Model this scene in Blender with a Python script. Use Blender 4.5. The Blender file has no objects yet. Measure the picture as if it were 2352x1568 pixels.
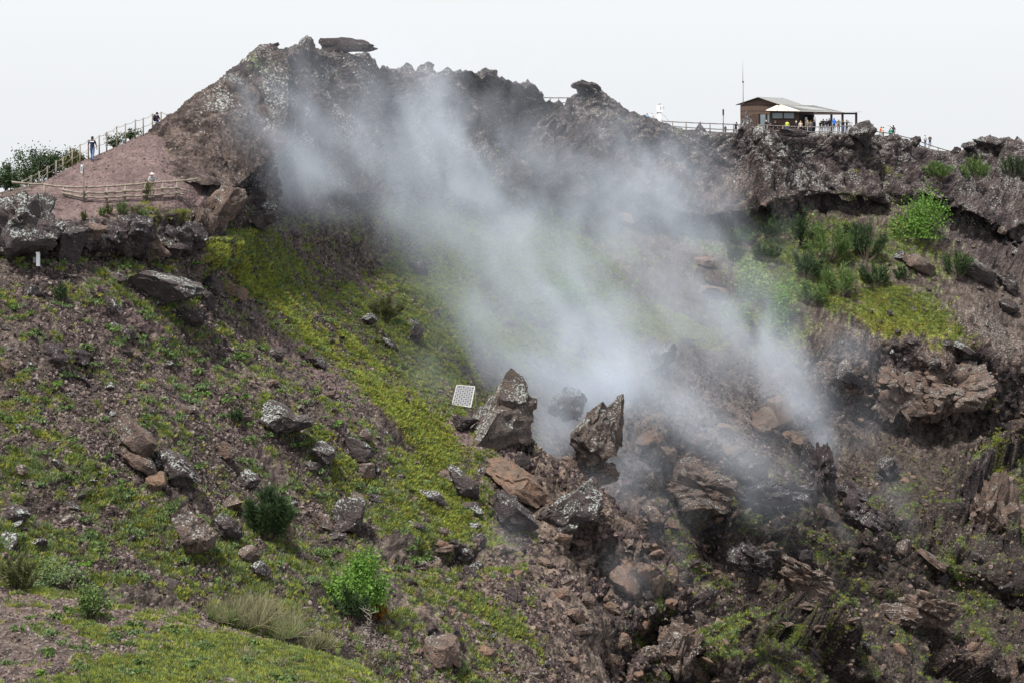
import bpy, bmesh, math, random
import numpy as np
from mathutils import Vector, Matrix
from mathutils.bvhtree import BVHTree

SC = bpy.context.scene
R = math.radians

# ------------------------------------------------------------------ camera
# photograph grid used while measuring: 2352 x 1568, horizon on row 320, 30 degree lens
F, UC, VH = 4389.0, 1176.0, 320.0
cam_d = bpy.data.cameras.new('camera')
cam = bpy.data.objects.new('camera', cam_d)
SC.collection.objects.link(cam)
cam.location = (0, 0, 0)
cam.rotation_euler = (R(90), 0, 0)
cam_d.sensor_width = 36.0
cam_d.lens = 18.0 / math.tan(R(15))
cam_d.shift_y = -(784.0 - VH) / 2352.0
cam_d.clip_start = 1.0
cam_d.clip_end = 5000.0
SC.camera = cam

# ------------------------------------------------------------------ overcast sky
SUN_EL, SUN_AZ = R(64), R(-140)          # high, behind the camera and a little to its left
world = bpy.data.worlds.new('World')
SC.world = world
world.use_nodes = True
wn = world.node_tree.nodes
wl = world.node_tree.links
wn.clear()
w_out = wn.new('ShaderNodeOutputWorld')
w_bg = wn.new('ShaderNodeBackground')
w_sky = wn.new('ShaderNodeTexSky')
w_sky.sky_type = 'NISHITA'
w_sky.sun_disc = False
w_sky.sun_elevation = SUN_EL
w_sky.sun_rotation = SUN_AZ
w_sky.air_density = 1.0
w_sky.dust_density = 4.0
w_mix = wn.new('ShaderNodeMix')
w_mix.data_type = 'RGBA'
w_mix.inputs[0].default_value = 0.86
w_mix.inputs[7].default_value = (4.0, 4.1, 4.22, 1)      # even cloud cover
wl.new(w_sky.outputs[0], w_mix.inputs[6])
wl.new(w_mix.outputs[2], w_bg.inputs[0])
w_bg.inputs[1].default_value = 0.12
wl.new(w_bg.outputs[0], w_out.inputs[0])

sun_d = bpy.data.lights.new('sun', 'SUN')
sun_d.energy = 3.2
sun_d.angle = R(6)
sun_d.color = (1.0, 0.95, 0.88)
sun = bpy.data.objects.new('sun', sun_d)
SC.collection.objects.link(sun)
_sd = Vector((math.sin(-SUN_AZ) * -math.cos(SUN_EL), math.cos(SUN_AZ) * math.cos(SUN_EL), math.sin(SUN_EL)))
sun.rotation_euler = _sd.to_track_quat('Z', 'Y').to_euler()
sun.location = (0, 0, 60)

SC.view_settings.view_transform = 'Standard'
SC.view_settings.look = 'None'
SC.view_settings.exposure = 1.02
SC.view_settings.gamma = 1.0
SC.view_settings.use_curve_mapping = False
SC.render.film_transparent = False
cy = SC.cycles
cy.use_denoising = True
cy.max_bounces = 6
cy.diffuse_bounces = 2
cy.glossy_bounces = 1
cy.transmission_bounces = 2
cy.transparent_max_bounces = 8
cy.volume_bounces = 2
cy.volume_step_rate = 2.0
cy.volume_max_steps = 256
cy.sample_clamp_indirect = 4.0

rng = np.random.default_rng(11)
random.seed(5)

# ------------------------------------------------------------------ helpers
def P(u, v, Y):
    return Vector(((u - UC) / F * Y, Y, (VH - v) / F * Y))

def link(o):
    SC.collection.objects.link(o)
    return o

def tag(o, label=None, cat=None, group=None, kind=None):
    if label: o['label'] = label
    if cat: o['category'] = cat
    if group: o['group'] = group
    if kind: o['kind'] = kind
    return o

def empty(name, loc, rz=0.0, label=None, cat=None, group=None):
    o = bpy.data.objects.new(name, None)
    o.empty_display_size = 0.2
    o.location = loc
    o.rotation_euler = (0, 0, rz)
    link(o)
    return tag(o, label, cat, group)

def fast_mesh(name, co, faces, mat=None, smooth=True):
    """co (n,3) array, faces (m,k) int array with one k"""
    me = bpy.data.meshes.new(name)
    co = np.asarray(co, dtype=np.float32)
    faces = np.asarray(faces, dtype=np.int32)
    n, (m, k) = len(co), faces.shape
    me.vertices.add(n)
    me.vertices.foreach_set('co', co.ravel())
    me.loops.add(m * k)
    me.loops.foreach_set('vertex_index', faces.ravel())
    me.polygons.add(m)
    me.polygons.foreach_set('loop_start', np.arange(0, m * k, k, dtype=np.int32))
    me.polygons.foreach_set('use_smooth', np.full(m, smooth, dtype=bool))
    me.update(calc_edges=True)
    if mat: me.materials.append(mat)
    return me

def add_attr(me, name, arr):
    a = me.attributes.new(name, 'FLOAT', 'POINT')
    a.data.foreach_set('value', np.asarray(arr, dtype=np.float32).ravel())

class MB:
    """collects simple shapes into one mesh"""
    def __init__(s): s.v, s.f = [], []
    def add(s, vs, fs):
        b = len(s.v); s.v += [tuple(p) for p in vs]; s.f += [tuple(i + b for i in f) for f in fs]
        return s
    def box(s, lo, hi):
        x0, y0, z0 = lo; x1, y1, z1 = hi
        return s.add([(x0,y0,z0),(x1,y0,z0),(x1,y1,z0),(x0,y1,z0),(x0,y0,z1),(x1,y0,z1),(x1,y1,z1),(x0,y1,z1)],
                     [(0,3,2,1),(4,5,6,7),(0,1,5,4),(1,2,6,5),(2,3,7,6),(3,0,4,7)])
    def bar(s, a, b, r, n=7, r2=None, cap=True):
        a, b = Vector(a), Vector(b); d = (b - a)
        if d.length < 1e-6: return s
        q = d.to_track_quat('Z', 'Y'); r2 = r if r2 is None else r2
        vs = []
        for c, rr in ((a, r), (b, r2)):
            for i in range(n):
                t = 2 * math.pi * i / n
                vs.append(c + q @ Vector((math.cos(t) * rr, math.sin(t) * rr, 0)))
        fs = [(i, (i + 1) % n, n + (i + 1) % n, n + i) for i in range(n)]
        if cap: fs += [tuple(range(n - 1, -1, -1)), tuple(range(n, 2 * n))]
        return s.add(vs, fs)
    def ball(s, c, r, seg=8, rings=6):
        c = Vector(c); r = Vector(r) if hasattr(r, '__len__') else Vector((r, r, r)); vs = [c + Vector((0, 0, r.z))]; fs = []
        for j in range(1, rings):
            p = math.pi * j / rings
            for i in range(seg):
                t = 2 * math.pi * i / seg
                vs.append(c + Vector((math.sin(p) * math.cos(t) * r.x, math.sin(p) * math.sin(t) * r.y, math.cos(p) * r.z)))
        vs.append(c - Vector((0, 0, r.z)))
        for i in range(seg): fs.append((0, 1 + i, 1 + (i + 1) % seg))
        for j in range(rings - 2):
            for i in range(seg):
                a = 1 + j * seg + i; b = 1 + j * seg + (i + 1) % seg
                fs.append((a, a + seg, b + seg, b))
        l = len(vs) - 1; k = 1 + (rings - 2) * seg
        for i in range(seg): fs.append((l, k + (i + 1) % seg, k + i))
        return s.add(vs, fs)
    def mesh(s, name, mat, smooth=False):
        me = bpy.data.meshes.new(name); me.from_pydata(s.v, [], s.f); me.update()
        if mat: me.materials.append(mat)
        if smooth:
            for p in me.polygons: p.use_smooth = True
        return me
    def build(s, name, mat, parent=None, smooth=False):
        o = bpy.data.objects.new(name, s.mesh(name, mat, smooth)); link(o)
        if parent: o.parent = parent
        return o

# ------------------------------------------------------------------ numpy noise
def _h(ix, iy, iz, seed):
    h = (ix.astype(np.uint32) * np.uint32(374761393) + iy.astype(np.uint32) * np.uint32(668265263)
         + iz.astype(np.uint32) * np.uint32(2147483647 - 58) + np.uint32(seed * 974711 + 13))
    h = (h ^ (h >> np.uint32(13))) * np.uint32(1274126177)
    h = (h ^ (h >> np.uint32(16))) * np.uint32(2246822519)
    h = h ^ (h >> np.uint32(15))
    return (h & np.uint32(0xffffff)).astype(np.float32) / np.float32(0xffffff)

def vnoise(p, seed=0):
    p = np.asarray(p, dtype=np.float32)
    f0 = np.floor(p); i = f0.astype(np.int64); f = p - f0
    f = f * f * f * (f * (f * 6 - 15) + 10)
    x, y, z = i[:, 0], i[:, 1], i[:, 2]
    fx, fy, fz = f[:, 0], f[:, 1], f[:, 2]
    def c(dx, dy, dz): return _h(x + dx, y + dy, z + dz, seed)
    a = c(0,0,0) * (1 - fx) + c(1,0,0) * fx
    b = c(0,1,0) * (1 - fx) + c(1,1,0) * fx
    d = c(0,0,1) * (1 - fx) + c(1,0,1) * fx
    e = c(0,1,1) * (1 - fx) + c(1,1,1) * fx
    return ((a * (1 - fy) + b * fy) * (1 - fz) + (d * (1 - fy) + e * fy) * fz) * 2 - 1

def fbm(p, octaves=4, seed=0, gain=0.5, ridged=False):
    p = np.asarray(p, dtype=np.float32)
    s = np.zeros(len(p), np.float32); a, tot = 1.0, 0.0
    for o in range(octaves):
        n = vnoise(p * (2.03 ** o) + o * 17.3, seed + o)
        s += a * ((1 - 2 * np.abs(n)) if ridged else n)
        tot += a; a *= gain
    return s / tot

def facets(p, seed=0, tilt=0.6):
    """angular broken-rock relief: every cell is a randomly tilted, randomly raised facet.
    returns height, crack closeness (0 on the joint), cell random value"""
    p = np.asarray(p, dtype=np.float32)
    i = np.floor(p - 0.5).astype(np.int64)
    n = len(p)
    d1 = np.full(n, 9.0, np.float32); d2 = d1.copy(); cv = np.zeros(n, np.float32); h = np.zeros(n, np.float32)
    for dx in (0, 1):
        for dy in (0, 1):
            for dz in (0, 1):
                x, y, z = i[:, 0] + dx, i[:, 1] + dy, i[:, 2] + dz
                r, r2, r3 = _h(x, y, z, seed), _h(x, y, z, seed + 1), _h(x, y, z, seed + 2)
                q0 = p[:, 0] - (x + 0.15 + 0.7 * r); q1 = p[:, 1] - (y + 0.15 + 0.7 * r2); q2 = p[:, 2] - (z + 0.15 + 0.7 * r3)
                d = np.sqrt(q0 * q0 + q1 * q1 + q2 * q2)
                m = d < d1
                r4, r5, r6 = _h(x, y, z, seed + 3), _h(x, y, z, seed + 4), _h(x, y, z, seed + 5)
                hh = (r4 - 0.5) + tilt * ((r5 - 0.5) * 2 * q0 + (r6 - 0.5) * 2 * q1 + (r - 0.5) * 2 * q2)
                d2 = np.where(m, d1, np.minimum(d2, d))
                cv = np.where(m, r4, cv); h = np.where(m, hh, h)
                d1 = np.where(m, d, d1)
    return h, d2 - d1, cv

def sstep(a, b, x):
    t = np.clip((x - a) / (b - a), 0, 1)
    return t * t * (3 - 2 * t)

def pchip(x, y, xq):
    """monotone cubic; y may be (K,) or (K, n) with shared x; xq (m,) -> (m,) or (m, n)"""
    x = np.asarray(x, float); y = np.asarray(y, float); xq = np.asarray(xq, float)
    one = y.ndim == 1
    if one: y = y[:, None]
    h = np.diff(x)[:, None]; dl = np.diff(y, axis=0) / h
    d = np.zeros_like(y)
    w1 = 2 * h[1:] + h[:-1]; w2 = h[1:] + 2 * h[:-1]
    same = dl[:-1] * dl[1:] > 0
    with np.errstate(divide='ignore', invalid='ignore'):
        hm = (w1 + w2) / (w1 / dl[:-1] + w2 / dl[1:])
    d[1:-1] = np.where(same, hm, 0)
    d[0], d[-1] = dl[0], dl[-1]
    k = np.clip(np.searchsorted(x, xq, side='right') - 1, 0, len(x) - 2)
    t = ((xq - x[k]) / (x[k + 1] - x[k]))[:, None]; hh = (x[k + 1] - x[k])[:, None]
    r = ((2*t**3 - 3*t**2 + 1) * y[k] + (t**3 - 2*t**2 + t) * hh * d[k] + (-2*t**3 + 3*t**2) * y[k+1] + (t**3 - t**2) * hh * d[k+1])
    return r[:, 0] if one else r
# ------------------------------------------------------------------ materials
class NT:
    def __init__(s, name):
        s.m = bpy.data.materials.new(name); s.m.use_nodes = True
        s.n = s.m.node_tree.nodes; s.l = s.m.node_tree.links
        s.b = s.n['Principled BSDF']; s.out = s.n['Material Output']
        s.b.inputs['Specular IOR Level'].default_value = 0.25
    def new(s, t, **kw):
        n = s.n.new(t)
        for k, v in kw.items(): setattr(n, k, v)
        return n
    def put(s, sock, v):
        if isinstance(v, bpy.types.NodeSocket): s.l.new(v, sock)
        elif isinstance(v, (tuple, list)):
            sock.default_value = tuple(v) + ((1,) if len(v) == 3 and sock.type == 'RGBA' else ())
        else: sock.default_value = v
    def math(s, op, a, b=0.0, c=None, clamp=False):
        n = s.new('ShaderNodeMath', operation=op, use_clamp=clamp)
        s.put(n.inputs[0], a); s.put(n.inputs[1], b)
        if c is not None: s.put(n.inputs[2], c)
        return n.outputs[0]
    def mix(s, f, a, b, blend='MIX'):
        n = s.new('ShaderNodeMix', data_type='RGBA', blend_type=blend)
        s.put(n.inputs[0], f); s.put(n.inputs[6], a); s.put(n.inputs[7], b)
        return n.outputs[2]
    def coord(s, kind='Object'):
        return s.new('ShaderNodeTexCoord').outputs[kind]
    def pos(s): return s.new('ShaderNodeNewGeometry').outputs['Position']
    def normal_z(s):
        x = s.new('ShaderNodeSeparateXYZ'); s.put(x.inputs[0], s.new('ShaderNodeNewGeometry').outputs['Normal'])
        return x.outputs[2]
    def noise(s, vec, scale, detail=4.0, rough=0.55, out='Fac', dist=0.0):
        n = s.new('ShaderNodeTexNoise'); s.put(n.inputs['Vector'], vec)
        n.inputs['Scale'].default_value = scale; n.inputs['Detail'].default_value = detail
        n.inputs['Roughness'].default_value = rough; n.inputs['Distortion'].default_value = dist
        return n.outputs[out]
    def voro(s, vec, scale, out='Distance', feature='F1'):
        n = s.new('ShaderNodeTexVoronoi', feature=feature); s.put(n.inputs['Vector'], vec)
        n.inputs['Scale'].default_value = scale
        return n.outputs[out]
    def ramp(s, f, a, b, lo=0.0, hi=1.0):
        n = s.new('ShaderNodeMapRange', interpolation_type='SMOOTHSTEP')
        s.put(n.inputs[0], f); n.inputs[1].default_value = a; n.inputs[2].default_value = b
        n.inputs[3].default_value = lo; n.inputs[4].default_value = hi
        return n.outputs[0]
    def attr(s, name, out='Fac'):
        return s.new('ShaderNodeAttribute', attribute_name=name).outputs[out]
    def bump(s, h, strength=0.5, dist=0.1, normal=None):
        n = s.new('ShaderNodeBump'); n.inputs['Strength'].default_value = strength
        n.inputs['Distance'].default_value = dist; s.put(n.inputs['Height'], h)
        if normal is not None: s.put(n.inputs['Normal'], normal)
        return n.outputs[0]
    def scale(s, vec, k):
        n = s.new('ShaderNodeMapping'); s.put(n.inputs[0], vec); n.inputs['Scale'].default_value = k
        return n.outputs[0]
    def done(s, col, rough=0.9, normal=None):
        s.put(s.b.inputs['Base Color'], col); s.put(s.b.inputs['Roughness'], rough)
        if normal is not None: s.put(s.b.inputs['Normal'], normal)
        return s.m

def plain(name, col, rough=0.8, var=0.25, scale=6.0, metal=0.0):
    t = NT(name)
    n = t.noise(t.coord(), scale, 5)
    c2 = tuple(max(0, c * (1 - var)) for c in col); c3 = tuple(min(1, c * (1 + var)) for c in col)
    t.b.inputs['Metallic'].default_value = metal
    return t.done(t.mix(n, c2, c3), rough)

C_SCREE_D, C_SCREE_L = (0.034, 0.025, 0.022), (0.190, 0.150, 0.128)
C_RED = (0.160, 0.112, 0.108)
C_TAN_D, C_TAN_L = (0.060, 0.044, 0.036), (0.26, 0.20, 0.16)
C_ROCK_D, C_ROCK_L = (0.026, 0.020, 0.022), (0.150, 0.118, 0.112)
C_GRASS_D, C_GRASS_L = (0.045, 0.072, 0.022), (0.185, 0.245, 0.072)
C_MOSS_D, C_MOSS_L = (0.17, 0.115, 0.022), (0.29, 0.31, 0.055)
C_LICHEN = (0.31, 0.33, 0.315)

def ground_material():
    """per-vertex ground cover (scree, rock, moss, grass) with fine grain, pebble relief and lichen crust on top"""
    t = NT('volcanic_ground')
    p = t.pos()
    n = t.noise(p, 5.0, 3, 0.68)
    peb = t.new('ShaderNodeTexVoronoi', feature='F1'); t.put(peb.inputs['Vector'], p); peb.inputs['Scale'].default_value = 3.3
    pv = t.new('ShaderNodeSeparateColor'); t.put(pv.inputs[0], peb.outputs['Color'])
    k = t.math('MULTIPLY_ADD', n, 2.2, -0.42)
    k = t.math('MULTIPLY', k, t.math('MULTIPLY_ADD', pv.outputs[0], 0.55, 0.72))
    sm = t.new('ShaderNodeMix', data_type='FLOAT'); t.put(sm.inputs[0], t.math('MULTIPLY', t.attr('a_path'), 0.65)); t.put(sm.inputs[2], k); sm.inputs[3].default_value = 0.85; k = sm.outputs[0]
    kc = t.new('ShaderNodeCombineColor')
    for i in range(3): t.put(kc.inputs[i], k)
    col = t.mix(1.0, t.attr('col', 'Color'), kc.outputs[0], 'MULTIPLY')
    up = t.ramp(t.normal_z(), -0.25, 0.5)
    m_l = t.ramp(t.math('ADD', t.math('MULTIPLY', t.math('MULTIPLY', t.attr('a_lichen'), up), 0.20), n), 0.64, 0.76)
    lich = t.mix(pv.outputs[1], tuple(c * 0.5 for c in C_LICHEN), tuple(c * 1.15 for c in C_LICHEN))
    col = t.mix(m_l, col, lich)
    h = t.math('ADD', t.math('MULTIPLY', peb.outputs['Distance'], -0.9), n)
    b = t.bump(h, 0.85, 0.20)
    return t.done(col, 0.95, b)

def boulder_material(name, dark, light, lichen, warm=None, lich_scale=7.5):
    t = NT(name)
    p = t.pos()
    n1 = t.noise(p, 1.2, 3, 0.65); n2 = t.noise(p, lich_scale, 3, 0.68)
    v = t.math('ADD', t.math('MULTIPLY', n1, 0.8), t.math('MULTIPLY_ADD', n2, 1.3, -0.6), clamp=True)
    col = t.mix(v, dark, light)
    if warm: col = t.mix(t.ramp(n1, 0.42, 0.6), col, t.mix(v, tuple(c * 0.35 for c in warm), warm))
    patch = t.ramp(t.noise(p, 0.75, 2, 0.6), 0.36, 0.56)
    up = t.ramp(t.normal_z(), -0.15, 0.45)
    m = t.ramp(t.math('ADD', t.math('MULTIPLY', t.math('MULTIPLY', patch, up), lichen), n2), 0.66, 0.745)
    lc = t.mix(n1, tuple(c * 0.7 for c in C_LICHEN), tuple(c * 1.45 for c in C_LICHEN))
    col = t.mix(m, col, lc)
    b = t.bump(t.math('ADD', n2, t.math('ADD', n1, t.math('MULTIPLY', m, 0.2))), 0.8, 0.25)
    return t.done(col, 0.93, b)

M_GROUND = ground_material()
M_LAVA = boulder_material('dark_lava_rock', (0.016, 0.013, 0.015), (0.085, 0.066, 0.066), 0.13)
M_LICHEN_ROCK = boulder_material('lichen_crusted_rock', (0.022, 0.018, 0.019), (0.115, 0.092, 0.088), 0.19)
M_BROWN_ROCK = boulder_material('brown_basalt', (0.036, 0.026, 0.023), (0.175, 0.132, 0.112), 0.14, (0.21, 0.145, 0.115))
M_GREY_ROCK = boulder_material('grey_brown_lava', (0.028, 0.023, 0.022), (0.155, 0.126, 0.115), 0.17, (0.17, 0.13, 0.11))
M_TAN_ROCK = boulder_material('tan_broken_rock', (0.062, 0.045, 0.036), (0.24, 0.175, 0.135), 0.05, (0.25, 0.155, 0.11))
# ------------------------------------------------------------------ terrain
def rail_arrays(rails, us):
    V = np.stack([pchip([a[0] for a in r], [a[1] for a in r], us) for r in rails])
    Y = np.stack([pchip([a[0] for a in r], [a[2] for a in r], us) for r in rails])
    return V, Y

def loft(rails, us, rows, extra=None, kpar=None):
    V, Y = rail_arrays(rails, us)
    if extra: V, Y = extra(us, V, Y)
    X = (us[None, :] - UC) / F * Y
    Z = (VH - V) / F * Y
    xk = np.concatenate([[0], np.cumsum(rows)]).astype(float)
    q = np.arange(0, xk[-1] + 1)
    kk = pchip(xk, np.arange(len(V), dtype=float) if kpar is None else np.asarray(kpar, float), q)      # rail parameter of each row
    T = (us - UC) / F
    Yg = pchip(xk, Y, q); Zg = pchip(xk, Z, q)
    Xg = T[None, :] * Yg
    return np.stack([Xg, Yg, Zg], -1), kk

def grid_faces(nr, nc):
    i = np.arange(nr * nc).reshape(nr, nc)
    return np.stack([i[:-1, :-1], i[:-1, 1:], i[1:, 1:], i[1:, :-1]], -1).reshape(-1, 4)

def grid_normals(G):
    du = np.gradient(G, axis=1); dv = np.gradient(G, axis=0)
    n = np.cross(du, dv); n /= np.linalg.norm(n, axis=-1, keepdims=True) + 1e-9
    return n

def project(co):
    u = co[..., 0] / co[..., 1] * F + UC; v = VH - co[..., 2] / co[..., 1] * F
    return u, v

def blobs(u, v, L):
    """soft oval patches: (u, v, half length, half width, tilt degrees, amount)"""
    m = np.zeros_like(u)
    for (a, b, ru, rv, ang, w) in L:
        c, s = math.cos(R(ang)), math.sin(R(ang))
        x = ((u - a) * c + (v - b) * s) / ru; y = (-(u - a) * s + (v - b) * c) / rv
        m = np.maximum(m, w * np.exp(-(x * x + y * y) ** 1.5 * 0.7))
    return m

RAILS = [
 # hidden foot, below the frame
 [(-250,1800,80),(0,1800,83),(400,1800,87),(850,1780,95),(1200,1750,106),(1500,1750,118),(1650,1900,120),(1800,2050,118),(2600,2100,118)],
 [(-250,1420,88),(0,1400,92),(400,1400,97),(850,1400,108),(1200,1420,117),(1350,1450,121),(1500,1520,124),(1650,1800,124),(1800,1980,122),(2600,2050,122)],
 [(-250,1180,94),(0,1170,98),(400,1180,105),(850,1180,120),(1100,1210,126),(1300,1250,129),(1500,1400,128),(1650,1680,127),(1800,1920,126),(2600,2000,127)],
 # lip of the near spur
 [(-250,970,101),(0,960,104),(400,960,112),(850,950,132),(1030,932,143),(1200,1005,142),(1300,1078,138),(1440,1200,134),(1550,1330,131),(1620,1465,129),(1680,1600,128),(1800,1850,130),(2600,1950,132)],
 # floor of the gully behind it
 [(-250,900,104),(0,890,107),(400,890,116),(850,910,136),(1030,915,147),(1200,1065,151),(1300,1115,151),(1380,1150,152),(1440,1270,151),(1550,1490,151),(1650,1660,153),(1800,1740,162),(2000,1730,171),(2352,1750,178),(2600,1760,181)],
 [(-250,800,107),(0,790,110),(400,810,120),(620,850,130),(850,870,142),(1030,860,155),(1200,960,165),(1300,1060,166),(1440,1170,168),(1550,1310,167),(1650,1450,168),(1800,1520,172),(2000,1500,179),(2352,1500,187),(2600,1500,190)],
 [(-250,690,111),(0,680,114),(400,700,123),(620,700,140),(850,760,151),(1030,760,164),(1200,830,177),(1440,920,188),(1650,1080,188),(1800,1170,191),(2000,1200,198),(2200,1220,202),(2352,1230,205),(2600,1240,208)],
 # foot of the lower rock wall on the right
 [(-250,640,114),(0,640,116),(400,650,125),(620,620,145),(850,680,160),(1030,690,173),(1200,740,187),(1440,810,198),(1650,930,200),(1800,1000,204),(1920,970,216),(2050,972,222),(2200,985,224.5),(2352,1005,224.5),(2600,1010,227)],
 # its top
 [(-250,605,117),(0,605,118),(200,600,121.5),(400,598,126),(480,585,128),(620,555,148),(850,600,168),(1030,620,182),(1200,650,196),(1440,700,209),(1650,780,213),(1800,840,214),(1920,810,219),(2050,800,223),(2200,810,225),(2352,850,225),(2600,860,228)],
 # foot of the rim cliff, in the recess
 [(-250,590,118.5),(0,592,119.5),(200,578,122.5),(400,575,127),(480,558,129),(560,530,140),(620,512,149),(700,480,158.5),(850,470,171),(872,470,174),(915,470,184),(1000,480,192),(1200,485,212),(1440,490,231),(1600,515,237),(1800,495,241),(1950,475,244),(2100,470,247),(2200,500,249),(2352,560,250),(2600,600,252)],
 # overhanging lower lip
 [(-250,580,118.3),(0,580,119),(200,560,121.5),(400,560,126),(480,540,128.5),(560,470,140),(620,455,147),(700,450,155),(850,440,167),(872,440,170),(915,430,185),(1000,430,193),(1200,430,209),(1440,440,229),(1600,490,232.5),(1720,480,235),(1800,455,238),(1900,440,241),(2000,450,243),(2100,440,246),(2200,470,247),(2352,540,248),(2600,580,250)],
 [(-250,500,122),(0,500,123),(200,508,124),(400,505,128),(450,480,130.5),(480,432,133.5),(560,360,144.5),(620,330,150),(700,300,157),(850,300,169),(872,310,172),(910,320,191),(1000,310,197),(1200,322,214),(1440,350,233),(1600,390,239),(1800,380,242),(2000,390,246),(2100,395,249),(2200,420,253),(2352,440,256),(2600,470,258)],
 [(-250,470,126),(0,462,127),(200,458,128),(400,452,129.5),(450,425,132.5),(480,348,139.5),(520,285,145),(560,225,150),(620,170,154),(700,150,160.5),(850,180,172),(872,200,175),(905,215,195),(1000,210,200),(1200,232,219),(1280,262,233),(1440,270,236),(1600,315,242),(1800,318,244),(2000,325,248),(2100,350,253),(2200,370,261),(2352,360,264),(2600,380,268)],
 # the skyline: path edge, hill crest, crater rim
 [(-250,500,130),(-100,462,130),(51,429,131),(90,420,132.5),(129,402,134),(166,381,135.5),(203,364,136.8),(245,347,138.5),(288,328,140),(329,309,142),(370,297,144),(430,300,148),(480,228,152),(540,175,155),(600,120,157),(640,114,160),(700,112,163),(735,118,166),(760,118,168),(845,122,175),(872,156,178),(905,168,197),(1000,162,202),(1130,170,209),(1180,195,214),(1240,215,226),(1262,243,234),(1295,245,236),(1320,214,237),(1360,200,238),(1400,225,239),(1450,262,240),(1500,280,241),(1600,303,244),(1800,308,246),(1950,308,249),(2050,322,254),(2150,347,262),(2205,356,265),(2235,330,267),(2270,320,268),(2352,335,270),(2600,370,275)],
 [(-250,640,138),(50,560,139),(185,500,145),(310,420,150),(430,380,157),(480,300,160),(600,220,170),(700,200,178),(850,220,190),(1000,230,210),(1200,250,234),(1280,250,240),(1350,262,246),(1450,272,250),(1500,283,252),(1600,304,258),(1800,308,264),(1950,308,266),(2050,322,268),(2150,350,272),(2270,345,278),(2352,350,280),(2600,380,285)],
 [(-250,1100,170),(700,900,215),(1240,900,270),(1800,900,300),(2600,900,315)],
]
ROWS = [36, 52, 52, 54, 34, 60, 60, 40, 44, 34, 18, 44, 44, 26, 16, 8]
ROWS = ROWS[:len(RAILS) - 1]

GRASS = [(250,1200,420,200,25,.55),(120,1260,260,110,15,.75),(560,1280,260,130,30,.62),(640,620,240,70,40,.85),(900,790,210,90,38,1.0),(960,1140,140,110,35,.72),
         (420,740,250,60,35,.45),(80,700,160,50,10,.6),(200,830,260,60,30,.42),(850,1050,140,60,40,.55),(1850,600,230,130,20,.8),(2050,690,170,70,25,.62),(1150,560,330,150,30,.8),
         (1300,700,130,50,10,.8),(1750,720,120,80,20,.7),(1900,1480,150,90,30,.55),(2250,1450,260,120,30,.45),(1700,1180,70,60,30,.5),(1850,1240,120,70,30,.5),(2300,1330,120,50,20,.5),(350,560,160,20,5,.3),(2100,560,120,70,10,.55),
         (250,480,140,16,0,.5),(420,485,70,20,0,.5),(1400,270,90,30,40,.5),(1580,310,60,18,10,.5),(1970,360,80,30,30,.4),(760,160,60,30,10,.35),(1000,700,170,110,40,.85)]
MOSS = [(560,640,190,34,42,.72),(700,780,150,32,40,.72),(900,930,190,52,42,.95),(1010,1110,120,70,45,.95),(1060,1200,90,30,30,1.0),(960,1060,90,60,40,.8),(460,560,130,26,20,.62),
        (1480,745,150,38,15,.85),(1230,800,170,50,20,.7),(2050,720,150,60,15,.8),(2200,900,80,30,20,.5),(1890,1480,80,50,30,.7),(2280,1080,70,25,20,.6),(180,1330,220,26,8,.6),(520,1360,200,40,20,.45),(40,730,90,40,20,.6),
         (330,470,150,12,0,.55),(2000,420,60,60,50,.5),(1120,1290,60,12,20,.7)]
RED = [(180,760,220,60,30,.6),(420,840,200,50,38,.6),(250,400,230,70,-20,1.0),(360,440,140,40,0,1.0),(760,700,170,22,40,.8),(860,760,140,16,40,.7),(700,860,210,30,42,.8),(960,925,130,26,28,1.0),(1090,1000,110,40,28,1.0),(800,1000,120,22,40,.7),(330,900,140,40,35,.6),(300,740,150,36,30,.7),
       (450,300,130,90,-45,.55),(860,1250,120,40,40,.55),(480,620,60,30,30,.5),(700,560,90,30,30,.55),(600,1010,120,30,35,.6)]
TAN = [(1250,1380,260,220,20,1.0),(1450,1250,180,130,30,.9),(1260,1080,90,50,40,.9),(1180,1180,110,60,20,.7),(1550,950,260,110,25,.75),(1750,1080,240,110,30,.7),(1700,1400,220,160,25,.5),(2100,1400,200,80,25,.35),(1500,1500,260,140,0,.8),(1250,560,200,60,20,.55)]

def lerp(a, b, t):
    return a + (b - a) * t[:, None]

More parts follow.
